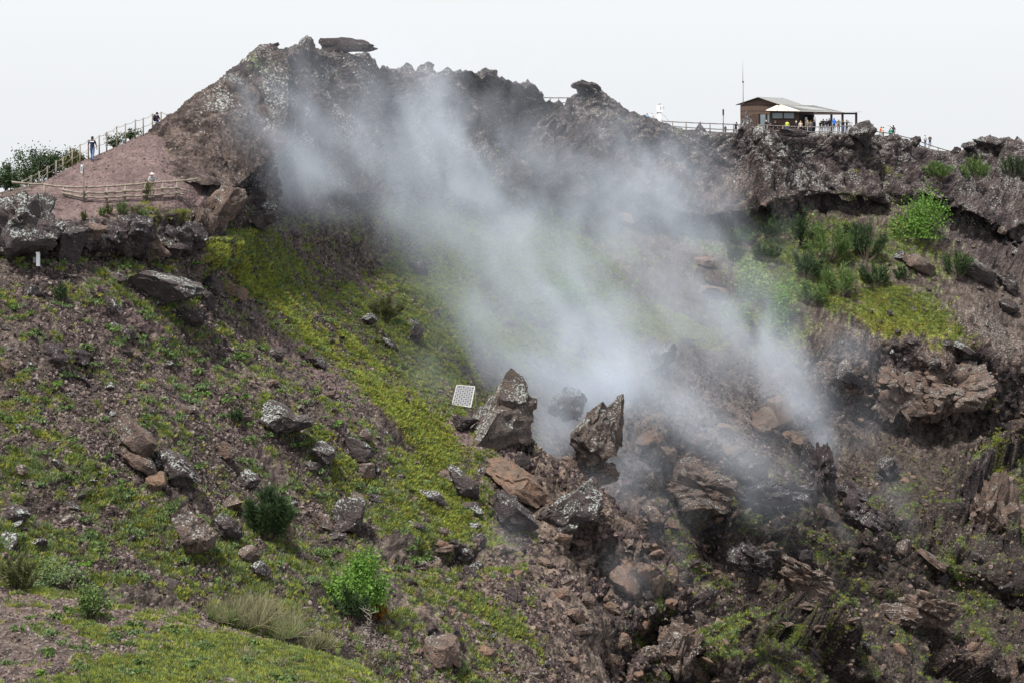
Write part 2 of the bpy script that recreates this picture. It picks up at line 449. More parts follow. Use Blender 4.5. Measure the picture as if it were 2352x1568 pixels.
def bake_cover(p, u, v, rock, warm, red, tan, moss, grass, lich, seed=0):
    """base colour of every ground vertex: which material lies there, broken up by noise"""
    C = lambda c: np.array(c, np.float32)[None, :]
    n1 = fbm(p * 0.35, 4, 101 + seed, 0.6); n2 = fbm(p * 1.25, 4, 111 + seed, 0.62); n3 = fbm(p * 3.4, 2, 121 + seed, 0.6)
    fall = np.stack([p[:, 0] * 0.62 + p[:, 2] * 0.55, p[:, 0] * 0.10 - p[:, 1] * 0.9, p[:, 2] * 0.12], 1)   # streaks down the slope
    ns = fbm(fall * 0.55, 4, 131 + seed, 0.6)
    ng = fbm(fall * 0.28 + 40, 3, 141 + seed, 0.6)
    tone = np.clip(0.42 + 0.8 * n2 + 0.55 * n3 + 0.25 * n1, 0, 1)
    col = lerp(C(C_SCREE_D), C(C_SCREE_L), tone)
    col = lerp(col, lerp(C(C_TAN_D), C(C_TAN_L), tone), sstep(0.35, 0.65, tan + 0.7 * n1 + 0.35 * n2))
    m = sstep(0.30, 0.75, red + 0.8 * ns + 0.45 * n2)
    col = lerp(col, C(C_RED) * (0.72 + 0.6 * tone[:, None]), m * (0.4 + 0.6 * sstep(.2, .7, red)))
    rt = np.clip(0.40 + 0.75 * n2 + 0.6 * n3 + 0.35 * n1, 0, 1)
    rc = lerp(C(C_ROCK_D), C(C_ROCK_L), rt)
    rc = lerp(rc, lerp(C((0.050, 0.034, 0.028)), C((0.215, 0.150, 0.118)), rt), np.clip(warm, 0, 1) * sstep(-0.25, 0.3, n1 + 0.4 * n2))
    col = lerp(col, rc, sstep(0.3, 0.6, rock + 0.25 * n2))
    my = sstep(0.24, 0.62, moss * 0.95 + 0.75 * ng + 0.55 * n2 + 0.25 * n3 - 0.06)
    col = lerp(col, lerp(C(C_MOSS_D), C(C_MOSS_L), np.clip(0.5 + 1.1 * n1 + 0.6 * n2 + .4 * ns, 0, 1)), my * sstep(0.02, 0.2, moss) * 0.92)
    gg = sstep(0.32, 0.66, grass * 0.85 + 0.7 * n2 + 0.55 * n3 + 0.55 * ns + 0.2 * ng - 0.08)
    col = lerp(col, lerp(C(C_GRASS_D), C(C_GRASS_L), np.clip(0.45 + 0.8 * n3 + 0.7 * n2, 0, 1)), gg * sstep(0.02, 0.2, grass) * 0.92)
    lo = lich * sstep(-0.28, 0.20, n1 + 0.5 * n2)
    return col, lo, my, gg

def put_cover(me, col, lo):
    a = me.color_attributes.new('col', 'FLOAT_COLOR', 'POINT')
    c = np.concatenate([np.clip(col, 0, 1), np.ones((len(col), 1))], 1).astype(np.float32)
    a.data.foreach_set('color', c.ravel())
    add_attr(me, 'a_lichen', lo)

def crag_rails(us, V, Y):
    """two more lines across the far wall: the broken lip of the crag and the hollow under it"""
    lip = pchip([-250,1000,1300,1400,1480,1580,1650,1750,1850,1910,1960,2040,2150,2352,2600], [0,0,1075,1090,1085,1105,1140,1120,1165,1145,1190,1240,1290,1340,1360], us)
    w = sstep(1340, 1470, us)
    lo, hi = 5, 6
    f1 = np.where(w > 0, np.clip((V[lo] - lip - 42) / (V[lo] - V[hi]), 0.15, 0.60), 0.40)
    f2 = np.where(w > 0, np.clip((V[lo] - lip) / (V[lo] - V[hi]), 0.30, 0.85), 0.65)
    f1 = 0.40 * (1 - w) + f1 * w; f2 = 0.65 * (1 - w) + f2 * w
    wig = np.interp(us, np.arange(-250, 2601, 60), np.random.default_rng(3).uniform(0.1, 1.25, 48))
    vb, yb = V[lo] + (V[hi] - V[lo]) * f1, Y[lo] + (Y[hi] - Y[lo]) * f1
    vl, yl = V[lo] + (V[hi] - V[lo]) * f2, Y[lo] + (Y[hi] - Y[lo]) * f2
    yb = yb + 1.6 * w * wig; yl = yl - 2.2 * w * wig
    ins = lambda A, b, l: np.concatenate([A[:lo + 1], b[None], l[None], A[hi:]])
    return ins(V, vb, vl), ins(Y, yb, yl)

def make_main():
    us = np.arange(-250, 2600.1, 3.1)
    rows = ROWS[:4] + [66, 44, 18, 34] + ROWS[6:]
    kpar = [0, 1, 2, 3, 4, 5, 5.35, 5.65] + list(range(6, len(RAILS)))
    G, kk = loft(RAILS, us, rows, crag_rails, kpar)
    nr, nc = G.shape[:2]
    U, V = project(G)
    K = np.repeat(kk[:, None], nc, 1)
    N = grid_normals(G)
    p = G.reshape(-1, 3)
    u, v, k = U.reshape(-1), V.reshape(-1), K.reshape(-1)
    # how rocky: the rim cliff, the left ledge, the lower right wall, the crags of the gully
    cliff = sstep(8.7, 9.2, k) * (1 - sstep(12.9, 13.3, k))
    cliff *= 1 - (1 - sstep(430, 500, u)) * sstep(10.6, 11.0, k)            # ledge and path on the left are loose
    flank = sstep(0, 1, (580 - u) / 120.0) * sstep(10.9, 11.3, k)
    cliff *= 1 - 0.8 * np.clip(flank, 0, 1)
    lower = sstep(6.7, 7.05, k) * (1 - sstep(7.85, 8.25, k)) * sstep(1780, 1950, u)
    crag = sstep(3.6, 4.1, k) * (1 - sstep(5.9, 6.6, k)) * sstep(1330, 1460, u)
    crag *= 0.30 + 0.70 * sstep(-0.15, 0.3, fbm(p * 0.11, 2, 7))
    spur = blobs(u, v, [(1480,1300,110,90,40,.9),(1560,1480,120,120,40,.9),(1380,1230,110,40,20,.6),(1020,1280,100,30,0,.6),(1250,1080,80,40,40,.35)]) * (1 - sstep(2.9, 3.3, k))
    dark_r = blobs(u, v, [(2300,1150,110,150,0,.9),(2250,560,200,50,25,.7)])
    rock = np.maximum.reduce([cliff, lower, crag, spur, dark_r])
    soft = 1 - rock
    n = N.reshape(-1, 3)
    big = fbm(p * 0.07, 3, 3) * 1.1 + fbm(p * 0.25, 3, 9) * 0.42
    fall = np.stack([p[:, 0] * 0.45 + p[:, 2] * 0.45, p[:, 0] * 0.12 - p[:, 1] * 0.75, p[:, 2] * 0.1], 1)
    runnel = fbm(fall * 0.9, 3, 21) * 0.26
    small = fbm(p * 1.3, 4, 31, 0.6) * 0.15
    fg, _, _ = facets(p * 1.9, 91, 0.9)
    small += fg * 0.14
    idx = np.where(rock > 0.03)[0]
    pr = p[idx]
    wrp = np.stack([fbm(pr * 0.3, 3, 41), fbm(pr * 0.3, 3, 44), fbm(pr * 0.3, 3, 47)], 1)
    shear = np.stack([pr[:, 0] + 0.35 * pr[:, 2], pr[:, 1], pr[:, 2]], 1)
    h1, c1, _ = facets(shear * np.array([0.24, 0.24, 0.12]) + wrp * 0.22, 5, 0.8)
    h2, c2, _ = facets(shear * np.array([0.62, 0.62, 0.34]) + wrp * 0.3 + 7.7, 15, 0.9)
    h3, c3, _ = facets(pr * 1.5 + 3.3, 25, 1.0)
    isc = np.clip(cliff[idx] + lower[idx], 0, 1)
    big_h, big_c, _ = facets(shear * np.array([0.11, 0.11, 0.07]) + wrp * 0.16 + 1.7, 35, 0.8)
    blocks = big_h * 4.6 * (1 - isc) + h1 * (2.6 - 1.2 * isc) + h2 * (1.3 - 0.75 * isc) + h3 * (0.42 - .2 * isc) - (1 - sstep(0, 0.10, c1)) * 0.35 - (1 - sstep(0, 0.10, c2)) * 0.16
    blocks += fbm(pr * 0.5, 3, 51, 0.55) * 0.5 + fbm(pr * 2.4, 2, 61, 0.6) * 0.12
    butt = np.stack([shear[:, 0] * 0.26, shear[:, 1] * 0.16, shear[:, 2] * 0.05], 1)
    blocks += isc * (fbm(butt, 3, 55, 0.55) * 2.2 - 0.5 * np.clip(0.25 - np.abs(fbm(butt * 1.3 + 9, 2, 57)), 0, 1) * 4)
    h = big * (0.55 + 0.45 * soft) + (runnel + small) * soft
    blocks *= 1 - 0.4 * (1 - sstep(860, 960, u[idx])) * isc
    h[idx] += blocks * rock[idx]
    path = blobs(u, v, [(250, 400, 240, 80, -25, 1.0), (400, 440, 120, 40, 0, 1.0)]) * (1 - sstep(480, 520, u))
    h *= 1 - 0.85 * np.clip(path * 1.4, 0, 1)
    h *= 1 - 0.6 * sstep(11.0, 11.5, k) * (1 - sstep(430, 480, u))
    rim = sstep(12.3, 12.9, k) * sstep(440, 520, u)
    jag = (fbm(p * 0.7, 3, 71, 0.6) * 0.55 + fbm(p * 2.0, 2, 77) * 0.16) * rim * (1 - 0.6 * sstep(1480, 1560, u) * (1 - sstep(2180, 2260, u)))
    flatrim = sstep(12.2, 12.8, k) * sstep(1500, 1560, u) * (1 - sstep(2150, 2250, u))
    h *= 1 - 0.75 * flatrim
    crestd = sstep(12.0, 12.7, k) * sstep(440, 520, u)
    h *= 1 - 0.45 * crestd
    h = np.clip(h, -4.5, 4.5)
    q = p + n * h[:, None]
    q[:, 2] += jag
    co = q.reshape(nr, nc, 3)
    me = fast_mesh('crater_slope', co.reshape(-1, 3), grid_faces(nr, nc), M_GROUND)
    warm = np.clip(np.maximum(crag, spur) + lower * 0.7 + 0.6 * cliff * blobs(u, v, [(1650,440,160,60,10,1.0),(800,360,160,120,0,1.0),(1000,260,120,90,0,.6)]), 0, 1)
    lich = np.clip(cliff * 0.75 + lower * 0.5 + crag * 0.3 + dark_r * .4, 0, 1.0)
    lich *= 1 - 0.6 * blobs(u, v, [(1600,460,170,50,5,1.0),(2150,1000,300,90,0,1.0),(700,470,200,50,0,.8),(1350,400,220,120,0,.6)])
    lich = np.maximum(lich, blobs(u, v, [(1780,330,190,60,5,1.1),(1850,400,180,60,10,1.1),(700,250,160,150,-20,1.1),(2230,330,120,50,10,.9),(2150,860,220,50,10,.8),(2250,760,120,60,30,.6),(1950,850,90,120,40,.6)]))
    lich *= 0.8 * (1 - np.clip(path * 1.5, 0, 1))
    grass = blobs(u, v, GRASS) * (1 - 0.75 * np.clip(rock, 0, 1)) * (1 - path)
    low = (1 - sstep(10.3, 10.8, k)) * (1 - sstep(1150, 1300, u))
    grass = np.maximum(grass, (0.30 + 0.14 * sstep(950, 1150, v)) * soft * (1 - path) * low)
    grass = np.maximum(grass, 0.22 * sstep(1400, 1600, u) * sstep(900, 1200, v))
    moss = blobs(u, v, MOSS) * (1 - 0.6 * np.clip(rock, 0, 1)) * (1 - 0.7 * path)
    moss = np.maximum(moss, 0.12 * soft * (1 - path) * low)
    red = np.maximum(blobs(u, v, RED), np.clip(path * 1.3, 0, 1))
    moss *= 1 - 0.8 * red; grass *= 1 - 0.5 * red
    tan = blobs(u, v, TAN)
    col, lo, my, gg = bake_cover(p, u, v, rock, warm, red, tan, moss, grass, lich)
    wall_shade = blobs(u, v, [(2150,1300,420,300,10,1.0),(1900,1450,300,160,20,.8),(2250,1000,240,90,0,.7)]) * (1 - sstep(6.3, 7.2, k) * (1 - lower))
    col = col * (1 - 0.52 * np.clip(wall_shade, 0, 1)[:, None])                # deep shade low on the far wall, painted into its colour
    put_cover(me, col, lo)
    add_attr(me, 'a_path', np.clip(path * 1.4, 0, 1) * sstep(10.9, 11.3, k))
    o = link(bpy.data.objects.new('crater_slope', me))
    tag(o, 'steep crater wall of reddish scree, moss and lichen covered lava cliffs', kind='structure')
    return o, co, dict(rock=rock, path=path, my=my * sstep(.02, .2, moss), gg=gg * sstep(.02, .2, grass), tan=tan, k=k, u=u, v=v)

def make_hill():
    rails = [
     [(285,380,135.2),(320,392,133.6),(380,408,132.6),(450,424,131.8),(520,430,134),(600,380,141),(660,330,148)],
     [(285,374,135.6),(320,376,135),(380,372,135.2),(450,370,135.6),(520,350,139),(600,290,146),(660,240,152)],
     [(285,370,136.2),(320,352,137),(380,322,138.6),(450,288,141),(520,245,145),(600,190,151),(660,170,156)],
     [(285,368,137.5),(310,342,139.5),(360,290,143),(400,258,145.5),(450,218,148.5),(500,184,150.5),(560,142,153.5),(600,112,157),(660,112,161)],
     [(285,470,142),(360,420,150),(450,360,157),(560,300,164),(660,280,172)],
    ]
    us = np.arange(285, 660.1, 2.6)
    G, kk = loft(rails, us, [18, 30, 44, 14])
    nr, nc = G.shape[:2]
    p = G.reshape(-1, 3); n = grid_normals(G).reshape(-1, 3)
    U, V = project(G); u, v = U.ravel(), V.ravel(); k = np.repeat(kk[:, None], nc, 1).ravel()
    edge = sstep(286, 330, u)
    crest = sstep(2.3, 2.9, k) * sstep(480, 560, u)
    fall = np.stack([p[:, 0] * 0.5 - p[:, 2] * 0.5, p[:, 1] * 0.6, p[:, 2] * 0.05], 1)
    fg, _, _ = facets(p * 1.9, 91, 0.9)
    h = (fbm(p * 0.3, 3, 5) * 0.4 + fbm(p * 1.4, 4, 8, 0.6) * 0.16 + fbm(fall, 3, 18) * 0.18 + fg * 0.14) * (0.3 + 0.7 * edge)
    h += crest * (fbm(p * 0.7, 4, 28, 0.6) * 0.5)
    q = p + n * h[:, None]
    me = fast_mesh('cinder_hill', q, grid_faces(nr, nc), M_GROUND)
    z = np.zeros(len(p))
    lich = 0.12 + 0.7 * blobs(u, v, [(540,200,120,40,-45,1.0),(620,220,80,80,0,1.0)])
    col, lo, _, _ = bake_cover(p, u, v, np.clip(crest, 0, 1), z, z + 0.03, z, z, blobs(u, v, [(360,330,40,30,0,.3),(590,150,30,20,0,.6)]), lich)
    put_cover(me, col * np.array([[.88, .84, .86]]), lo)
    o = link(bpy.data.objects.new('cinder_hill', me))
    return tag(o, 'dark purple cinder flank of the hill above the path', kind='structure'), q.reshape(nr, nc, 3)

def make_hillock():
    rails = [
     [(-250,1800,56),(300,1800,57),(700,1800,58),(1000,1950,60)],
     [(-250,1560,64),(0,1560,65),(300,1560,65.5),(600,1590,66),(850,1640,66),(1000,1780,66)],
     [(-250,1420,70),(0,1430,71),(300,1450,71.5),(600,1520,71),(850,1570,70),(1000,1720,70)],
     [(-250,1330,76),(0,1345,76),(150,1358,76),(250,1388,75.5),(400,1408,75.5),(520,1440,75),(650,1482,74),(820,1527,73),(900,1600,72.5),(1000,1720,72)],
     [(-250,1480,81),(300,1560,81),(650,1620,80),(1000,1850,77)],
     [(-250,1900,84),(300,2000,84),(1000,2200,80)],
    ]
    us = np.arange(-250, 1000.1, 3.0)
    G, kk = loft(rails, us, [34, 40, 46, 14, 6])
    nr, nc = G.shape[:2]
    p = G.reshape(-1, 3); n = grid_normals(G).reshape(-1, 3)
    U, V = project(G); u, v = U.ravel(), V.ravel()
    fg, _, _ = facets(p * 2.6, 91, 0.9)
    h = fbm(p * 0.2, 3, 5) * 0.28 + fbm(p * 1.2, 4, 8, 0.6) * 0.10 + fg * 0.05
    q = p + n * h[:, None]
    me = fast_mesh('foreground_hillock', q, grid_faces(nr, nc), M_GROUND)
    z = np.zeros(len(p))
    grass = blobs(u, v, [(560,1530,330,60,8,.95),(100,1350,260,16,5,.5),(420,1440,170,26,15,.45),(250,1568,220,40,0,.6),(700,1540,160,40,15,.9),(60,1440,80,30,0,.3),(600,1600,400,60,0,.8)])
    moss = blobs(u, v, [(620,1500,260,40,14,1.0),(360,1530,200,45,-10,.9),(250,1440,120,40,20,.45),(80,1352,140,14,8,.8),(480,1440,120,20,15,.7),(800,1530,80,30,10,.9)])
    red = np.clip(0.55 - grass * 0.4, 0, 1)
    col, lo, my, gg = bake_cover(p, u, v, z, z, red, z + 0.2, moss, np.maximum(grass, .06 + .14 * sstep(150, 400, u)), z, 7)
    put_cover(me, col, lo)
    o = link(bpy.data.objects.new('foreground_hillock', me))
    return tag(o, 'near hillock of red gravel and yellow green grass', kind='structure'), q.reshape(nr, nc, 3), dict(gg=gg, my=my, u=u, v=v)

MAIN, MAIN_CO, MK = make_main()
HILL, HILL_CO = make_hill()
HLK, HLK_CO, HK = make_hillock()

def bvh_of(co):
    nr, nc = co.shape[:2]
    return BVHTree.FromPolygons(co.reshape(-1, 3).tolist(), grid_faces(nr, nc).tolist())
BV_MAIN, BV_HILL, BV_HLK = bvh_of(MAIN_CO), bvh_of(HILL_CO), bvh_of(HLK_CO)

def hit(u, v, trees=None):
    """point of the ground seen at photograph position u, v, and its normal"""
    d = P(u, v, 1.0).normalized(); best = None
    for b in (trees or (BV_MAIN, BV_HILL, BV_HLK)):
        r = b.ray_cast(Vector((0, 0, 0)), d)
        if r[0] is not None and (best is None or r[3] < best[2]):
            n = r[1] if r[1].dot(d) < 0 else -r[1]
            best = (r[0], n, r[3])
    return (best[0], best[1]) if best else None

def drop(x, y, trees=None, z0=40.0):
    """ground height straight below x, y"""
    best = None
    for b in (trees or (BV_MAIN, BV_HILL)):
        r = b.ray_cast(Vector((x, y, z0)), Vector((0, 0, -1)))
        if r[0] is not None and (best is None or r[0].z > best): best = r[0].z
    return best
# ------------------------------------------------------------------ boulders
_ico = {}
def ico(sub):
    if sub not in _ico:
        bm = bmesh.new(); bmesh.ops.create_icosphere(bm, subdivisions=sub, radius=1.0)
        co = np.array([v.co[:] for v in bm.verts], np.float32)
        fa = np.array([[v.index for v in f.verts] for f in bm.faces], np.int32); bm.free()
        _ico[sub] = (co, fa)
    return _ico[sub]

def rock_co(seed, kind='block', sub=4, cuts=13, rough=0.10):
    """unit rock, roughly -1..1, broken into flat faces"""
    r = np.random.default_rng(seed)
    co, fa = ico(sub); co = co.copy()
    for i in range(cuts):
        n = r.normal(size=3); n /= np.linalg.norm(n)
        if kind in ('slab', 'plate') and i < 2: n = np.array([r.uniform(-.15, .15), r.uniform(-.2, .2), 1 - 2 * i], float); n /= np.linalg.norm(n)
        d = r.uniform(0.44, 0.80) * (0.66 if kind in ('slab', 'plate') and i < 2 else 1.0)
        t = co @ n - d
        co -= np.clip(t, 0, None)[:, None] * n[None, :]
    if kind == 'point':
        z = (co[:, 2] + 0.75) / 1.5
        s = np.clip(1.14 - 1.02 * np.clip(z, 0, 1) ** 0.95, 0.09, 1.3)
        co[:, 0] *= s; co[:, 1] *= s; co[:, 0] += 0.10 * z; co[:, 2] *= 1.3
    if kind == 'pillar':
        co[:, 0] *= 0.7; co[:, 1] *= 0.7
    if kind == 'dish':
        z = np.clip(co[:, 2] + 0.15, 0, 1); rr = co[:, 0] ** 2 + co[:, 1] ** 2
        co[:, 2] = co[:, 2] * 0.55 - z * np.exp(-((co[:, 0] - 0.1) / 0.35) ** 2) * 0.35
    f1, c1, _ = facets(co * 1.7 + seed * 3.1, seed, 0.9)
    f2, c2, _ = facets(co * 4.2 + seed * 1.3, seed + 9, 1.0)
    nrm = co / (np.linalg.norm(co, axis=1, keepdims=True) + 1e-6)
    h = f1 * rough * 1.0 + f2 * rough * 0.45 + fbm(co * 6 + seed, 3, seed + 4, 0.6) * rough * 0.4
    if kind == 'lumpy': h += fbm(co * 2.0 + seed, 3, seed + 2, 0.6) * rough * 3.0
    if kind == 'crust':
        h += np.abs(fbm(co * 3.5 + seed, 3, seed + 2)) * rough * 2.2
    if kind == 'crag':
        f0, c0, _ = facets(co * np.array([1.0, 1.0, .7]) * 1.15 + seed * 2.3, seed + 30, 0.9)
        h += f0 * 0.26 + f1 * 0.16 + f2 * 0.10 - (1 - sstep(0, .10, c0)) * .10 - (1 - sstep(0, .08, c1)) * .05
    co = co + nrm * h[:, None]
    ext = (co.max(0) - co.min(0)) / 2
    mid = (co.max(0) + co.min(0)) / 2
    return (co - mid) / ext, fa

def place_rock(u, v, w, h, kind='block', mat=None, tilt=0, yaw=None, depth=0.8, seed=1, sub=4, label=None, group=None, name='boulder', sink=0.18, ycam=None, rough=0.10, cat='boulder'):
    """a rock whose outline is about w x h (photograph units) centred on u, v; it sits on the ground seen at its foot"""
    if ycam is None:
        g = None
        for dv in (0.40, 0.25, 0.1, 0.0, 0.6):
            g = hit(u, v + h * dv)
            if g: break
        Y = g[0].y + 0.0
    else: Y = ycam
    s = Y / F
    W, H = w * s / 2 * 1.1, h * s / 2 * 1.1
    D = min(W, H) * depth if kind not in ('slab', 'plate', 'dish') else W * depth
    co, fa = rock_co(seed, kind, sub, rough=rough)
    t = R(tilt)
    # size the unrotated block so that the tilted outline keeps the measured size
    c, sn = abs(math.cos(t)), abs(math.sin(t))
    det = c * c - sn * sn
    if abs(det) > 0.35:
        a = (W * c - H * sn) / det; b = (H * c - W * sn) / det
        a = max(a, 0.82 * W); b = max(b, 0.74 * H)
    else: a, b = max(W, H) * 1.05, min(W, H) * 0.72
    co = co * np.array([a, D, b])
    rot = np.array(Matrix.Rotation(t, 3, 'Y'))
    yw = np.array(Matrix.Rotation(0.0 if yaw is None else R(yaw), 3, 'Z'))
    co = co @ (rot @ yw).T
    base = co[:, 2].min()
    o_loc = P(u, v, Y + D * 0.05)
    loc = Vector((o_loc.x, o_loc.y, o_loc.z + base))
    co[:, 2] -= base
    me = fast_mesh(name, co, fa, mat or M_LAVA, smooth=True)
    me.set_sharp_from_angle(angle=R(38)) if hasattr(me, 'set_sharp_from_angle') else None
    o = bpy.data.objects.new(name, me); o.location = loc
    link(o)
    return tag(o, label, cat, group)

LR, BR, TR, DR = M_LICHEN_ROCK, M_BROWN_ROCK, M_TAN_ROCK, M_LAVA
# u, v, w, h, kind, material, tilt, depth, label
HERO = [
 (58,520,205,195,'lumpy',LR,16,.9,'huge lichen topped lava outcrop overhanging the white box'),
 (150,560,90,110,'block',DR,20,.9,'smooth dark rock face leaning against the huge lichen topped outcrop'),
 (505,478,95,120,'slab',BR,-50,.8,'smooth brown sloping rock face at the end of the log fence'),
 (565,445,110,110,'lumpy',DR,10,.9,'dark lichen spotted lava knob at the foot of the cinder hill'),
 (600,495,70,70,'lumpy',LR,0,.9,'small lichen covered lava block under the dark knob'),
 (380,668,172,96,'slab',LR,13,.7,'largest flat topped slab boulder with lichen along its lower side'),
 (487,655,62,52,'block',DR,25,.9,'black angular boulder touching the right end of the flat slab'),
 (474,688,48,46,'block',DR,10,.9,'dark purple block wedged under the flat slab'),
 (540,669,62,36,'plate',TR,20,.7,'tan jagged plate of rock lying on yellow moss beside the flat slab'),
 (432,730,85,50,'lumpy',DR,8,.8,'low dark boulder in the shade below the flat slab'),
 (252,700,44,40,'crust',LR,0,.9,'small rough boulder white with lichen, uphill of the flat slab'),
 (124,812,78,58,'lumpy',DR,10,.9,'dark boulder with a lichen cap on the bare scree'),
 (186,822,52,50,'block',DR,25,.9,'broken dark rock beside the lichen capped boulder on the scree'),
 (637,810,48,42,'crust',LR,20,.9,'rounded boulder thick with lichen on the mossy streak'),
 (728,832,50,36,'block',DR,25,.9,'grey weathered boulder downhill of the rounded lichen boulder'),
 (655,968,128,92,'dish',LR,16,.75,'scooped slab boulder with a smooth hollow and lichen rim'),
 (306,1006,98,84,'slab',BR,38,.8,'tilted brown boulder split by a dark step'),
 (322,1062,84,44,'plate',BR,28,.7,'flat brown plate of rock below the split boulder'),
 (405,1076,112,82,'crust',LR,36,.8,'long lichen crusted boulder lying down the slope'),
 (358,1106,54,56,'block',TR,8,.8,'small tan topped block beside the long lichen boulder'),
 (515,1032,54,50,'block',BR,35,.8,'small grey brown boulder in the weeds below the scooped slab'),
 (571,1097,62,50,'crust',LR,10,.9,'round lichen covered boulder above the dark broom bush'),
 (738,1045,72,66,'block',LR,-10,.9,'steep sided boulder with lichen cap downhill of the scooped slab'),
 (820,1030,80,58,'block',LR,28,.9,'brown boulder edged with lichen beside the yellow moss'),
 (840,998,42,36,'block',BR,15,.9,'small smooth boulder above the lichen edged one in the moss'),
 (838,1078,56,44,'block',BR,18,.9,'cracked boulder just below the lichen edged one in the moss'),
 (800,1180,78,84,'block',LR,6,.9,'square white spotted boulder with a pale notch'),
 (744,1198,54,48,'block',BR,22,.9,'brown wedge leaning on the square white spotted boulder'),
 (442,1214,112,128,'pillar',BR,-24,.9,'largest smooth brown boulder with lichen down its right edge'),
 (520,1214,72,68,'crust',LR,0,.9,'lichen crusted boulder between the brown boulder and the broom bush'),
 (572,1272,58,52,'block',BR,22,.9,'dark boulder with a white lichen corner below the broom bush'),
 (598,1306,46,42,'crust',LR,10,.9,'speckled boulder lowest of the row under the broom bush'),
 (656,1222,30,52,'plate',BR,60,.7,'thin leaning stone on the right side of the broom bush'),
 (534,1154,50,44,'block',BR,30,.9,'grey boulder just uphill of the broom bush'),
 (40,1182,64,50,'crust',LR,15,.9,'grey lichen boulder among dense green weeds at the slope edge'),
 (48,1078,36,32,'block',BR,30,.9,'small brown stone with one white side'),
 (1150,940,158,180,'point',M_GREY_ROCK,2,.8,'tall pointed boulder beside the solar panel'),
 (1068,972,66,42,'lumpy',DR,10,.9,'black rubble heap at the foot of the pointed boulder'),
 (1062,1112,92,66,'crust',LR,40,.8,'long white lichen boulder on the lip of the gully'),
 (996,1142,66,46,'block',LR,32,.8,'grey slab sunk in yellow grass near the gully lip'),
 (1085,1168,58,44,'block',LR,25,.9,'lichen boulder beneath the long white one on the gully lip'),
 (1182,1180,108,80,'slab',DR,32,.8,'dark purple slab with a lichen edge facing down slope'),
 (1195,1112,132,78,'slab',TR,33,.7,'orange tan cracked slab on the bare gully edge'),
 (1202,1058,48,48,'block',DR,15,.9,'dark cube of rock resting above the orange slab'),
 (1310,1168,150,100,'slab',LR,-30,.8,'lichen white rock slab jutting out over black shade'),
 (850,734,42,38,'block',LR,25,.9,'grey boulder next to the olive bush at the edge of the steam'),
 (955,762,42,62,'pillar',LR,8,.9,'upright lichen stone at the edge of the steam'),
 (895,790,48,26,'crust',LR,40,.9,'thin dark ridge stone in bright grass'),
 (962,616,58,50,'lumpy',LR,20,.9,'whitish boulder high on the slope behind thin steam'),
 (1014,1490,98,90,'block',BR,18,.9,'smooth brown boulder with a pale ridge at the foot of the rubble'),
 (1520,822,64,84,'crust',LR,30,.9,'lichen covered crag rising out of the steam'),
 (1428,500,60,36,'plate',TR,20,.8,'pale broken slab below the dark rim in the steam'),
 (1616,602,52,30,'plate',TR,8,.8,'flat ledge stone uppermost of the three beside the steam'),
 (1640,640,46,34,'plate',BR,12,.8,'curved ledge stone in the middle of the three beside the steam'),
 (1636,668,62,26,'plate',TR,8,.8,'wide ledge stone lowest of the three beside the steam'),
 (1792,948,64,84,'block',TR,-6,.8,'blocky tan tower at the end of the steaming crag'),
 (1756,968,66,74,'block',TR,10,.8,'broken tan rock shoulder behind the tan tower'),
 (2112,606,66,42,'plate',BR,30,.7,'smooth pale plate of rock on the dark upper slope'),
 (2068,588,34,30,'crust',LR,10,.9,'small white rock above the pale plate'),
 (2250,626,84,58,'crust',LR,28,.9,'broad lichen boulder beside a dark bush on the upper right slope'),
 (2314,648,54,54,'crust',LR,35,.9,'lichen boulder downhill of the broad one on the upper right slope'),
 (2318,704,54,38,'block',LR,25,.9,'grey boulder with faint steam in front'),
 (1940,838,28,26,'block',BR,0,.9,'small cube of rock over the dark cleft'),
 (1950,866,64,40,'slab',DR,32,.8,'dark slab slanting into the cleft under the cube'),
 (2216,800,46,24,'plate',LR,35,.8,'grey plank of rock above the lower cliff'),
 (2072,1258,52,48,'block',BR,5,.9,'square brown block standing in rubble under the lower cliff'),
 (2142,1284,74,26,'plate',BR,36,.6,'long straight rock beam lying beside the square brown block'),
 (2120,1385,60,40,'block',BR,10,.9,'blocky brown ledge in the dark lower slope'),
 (1983,1484,30,24,'plate',LR,10,.8,'whitish flat stone on the dark mossy slope'),
]
for i, (u, v, w, h, kd, mt, tl, dp, lb) in enumerate(HERO):
    place_rock(u, v, w, h, kd, mt, tl, depth=dp, seed=40 + i, sub=5 if w * h > 9000 else 4, label=lb, rough=0.11 if kd != 'plate' else 0.08)

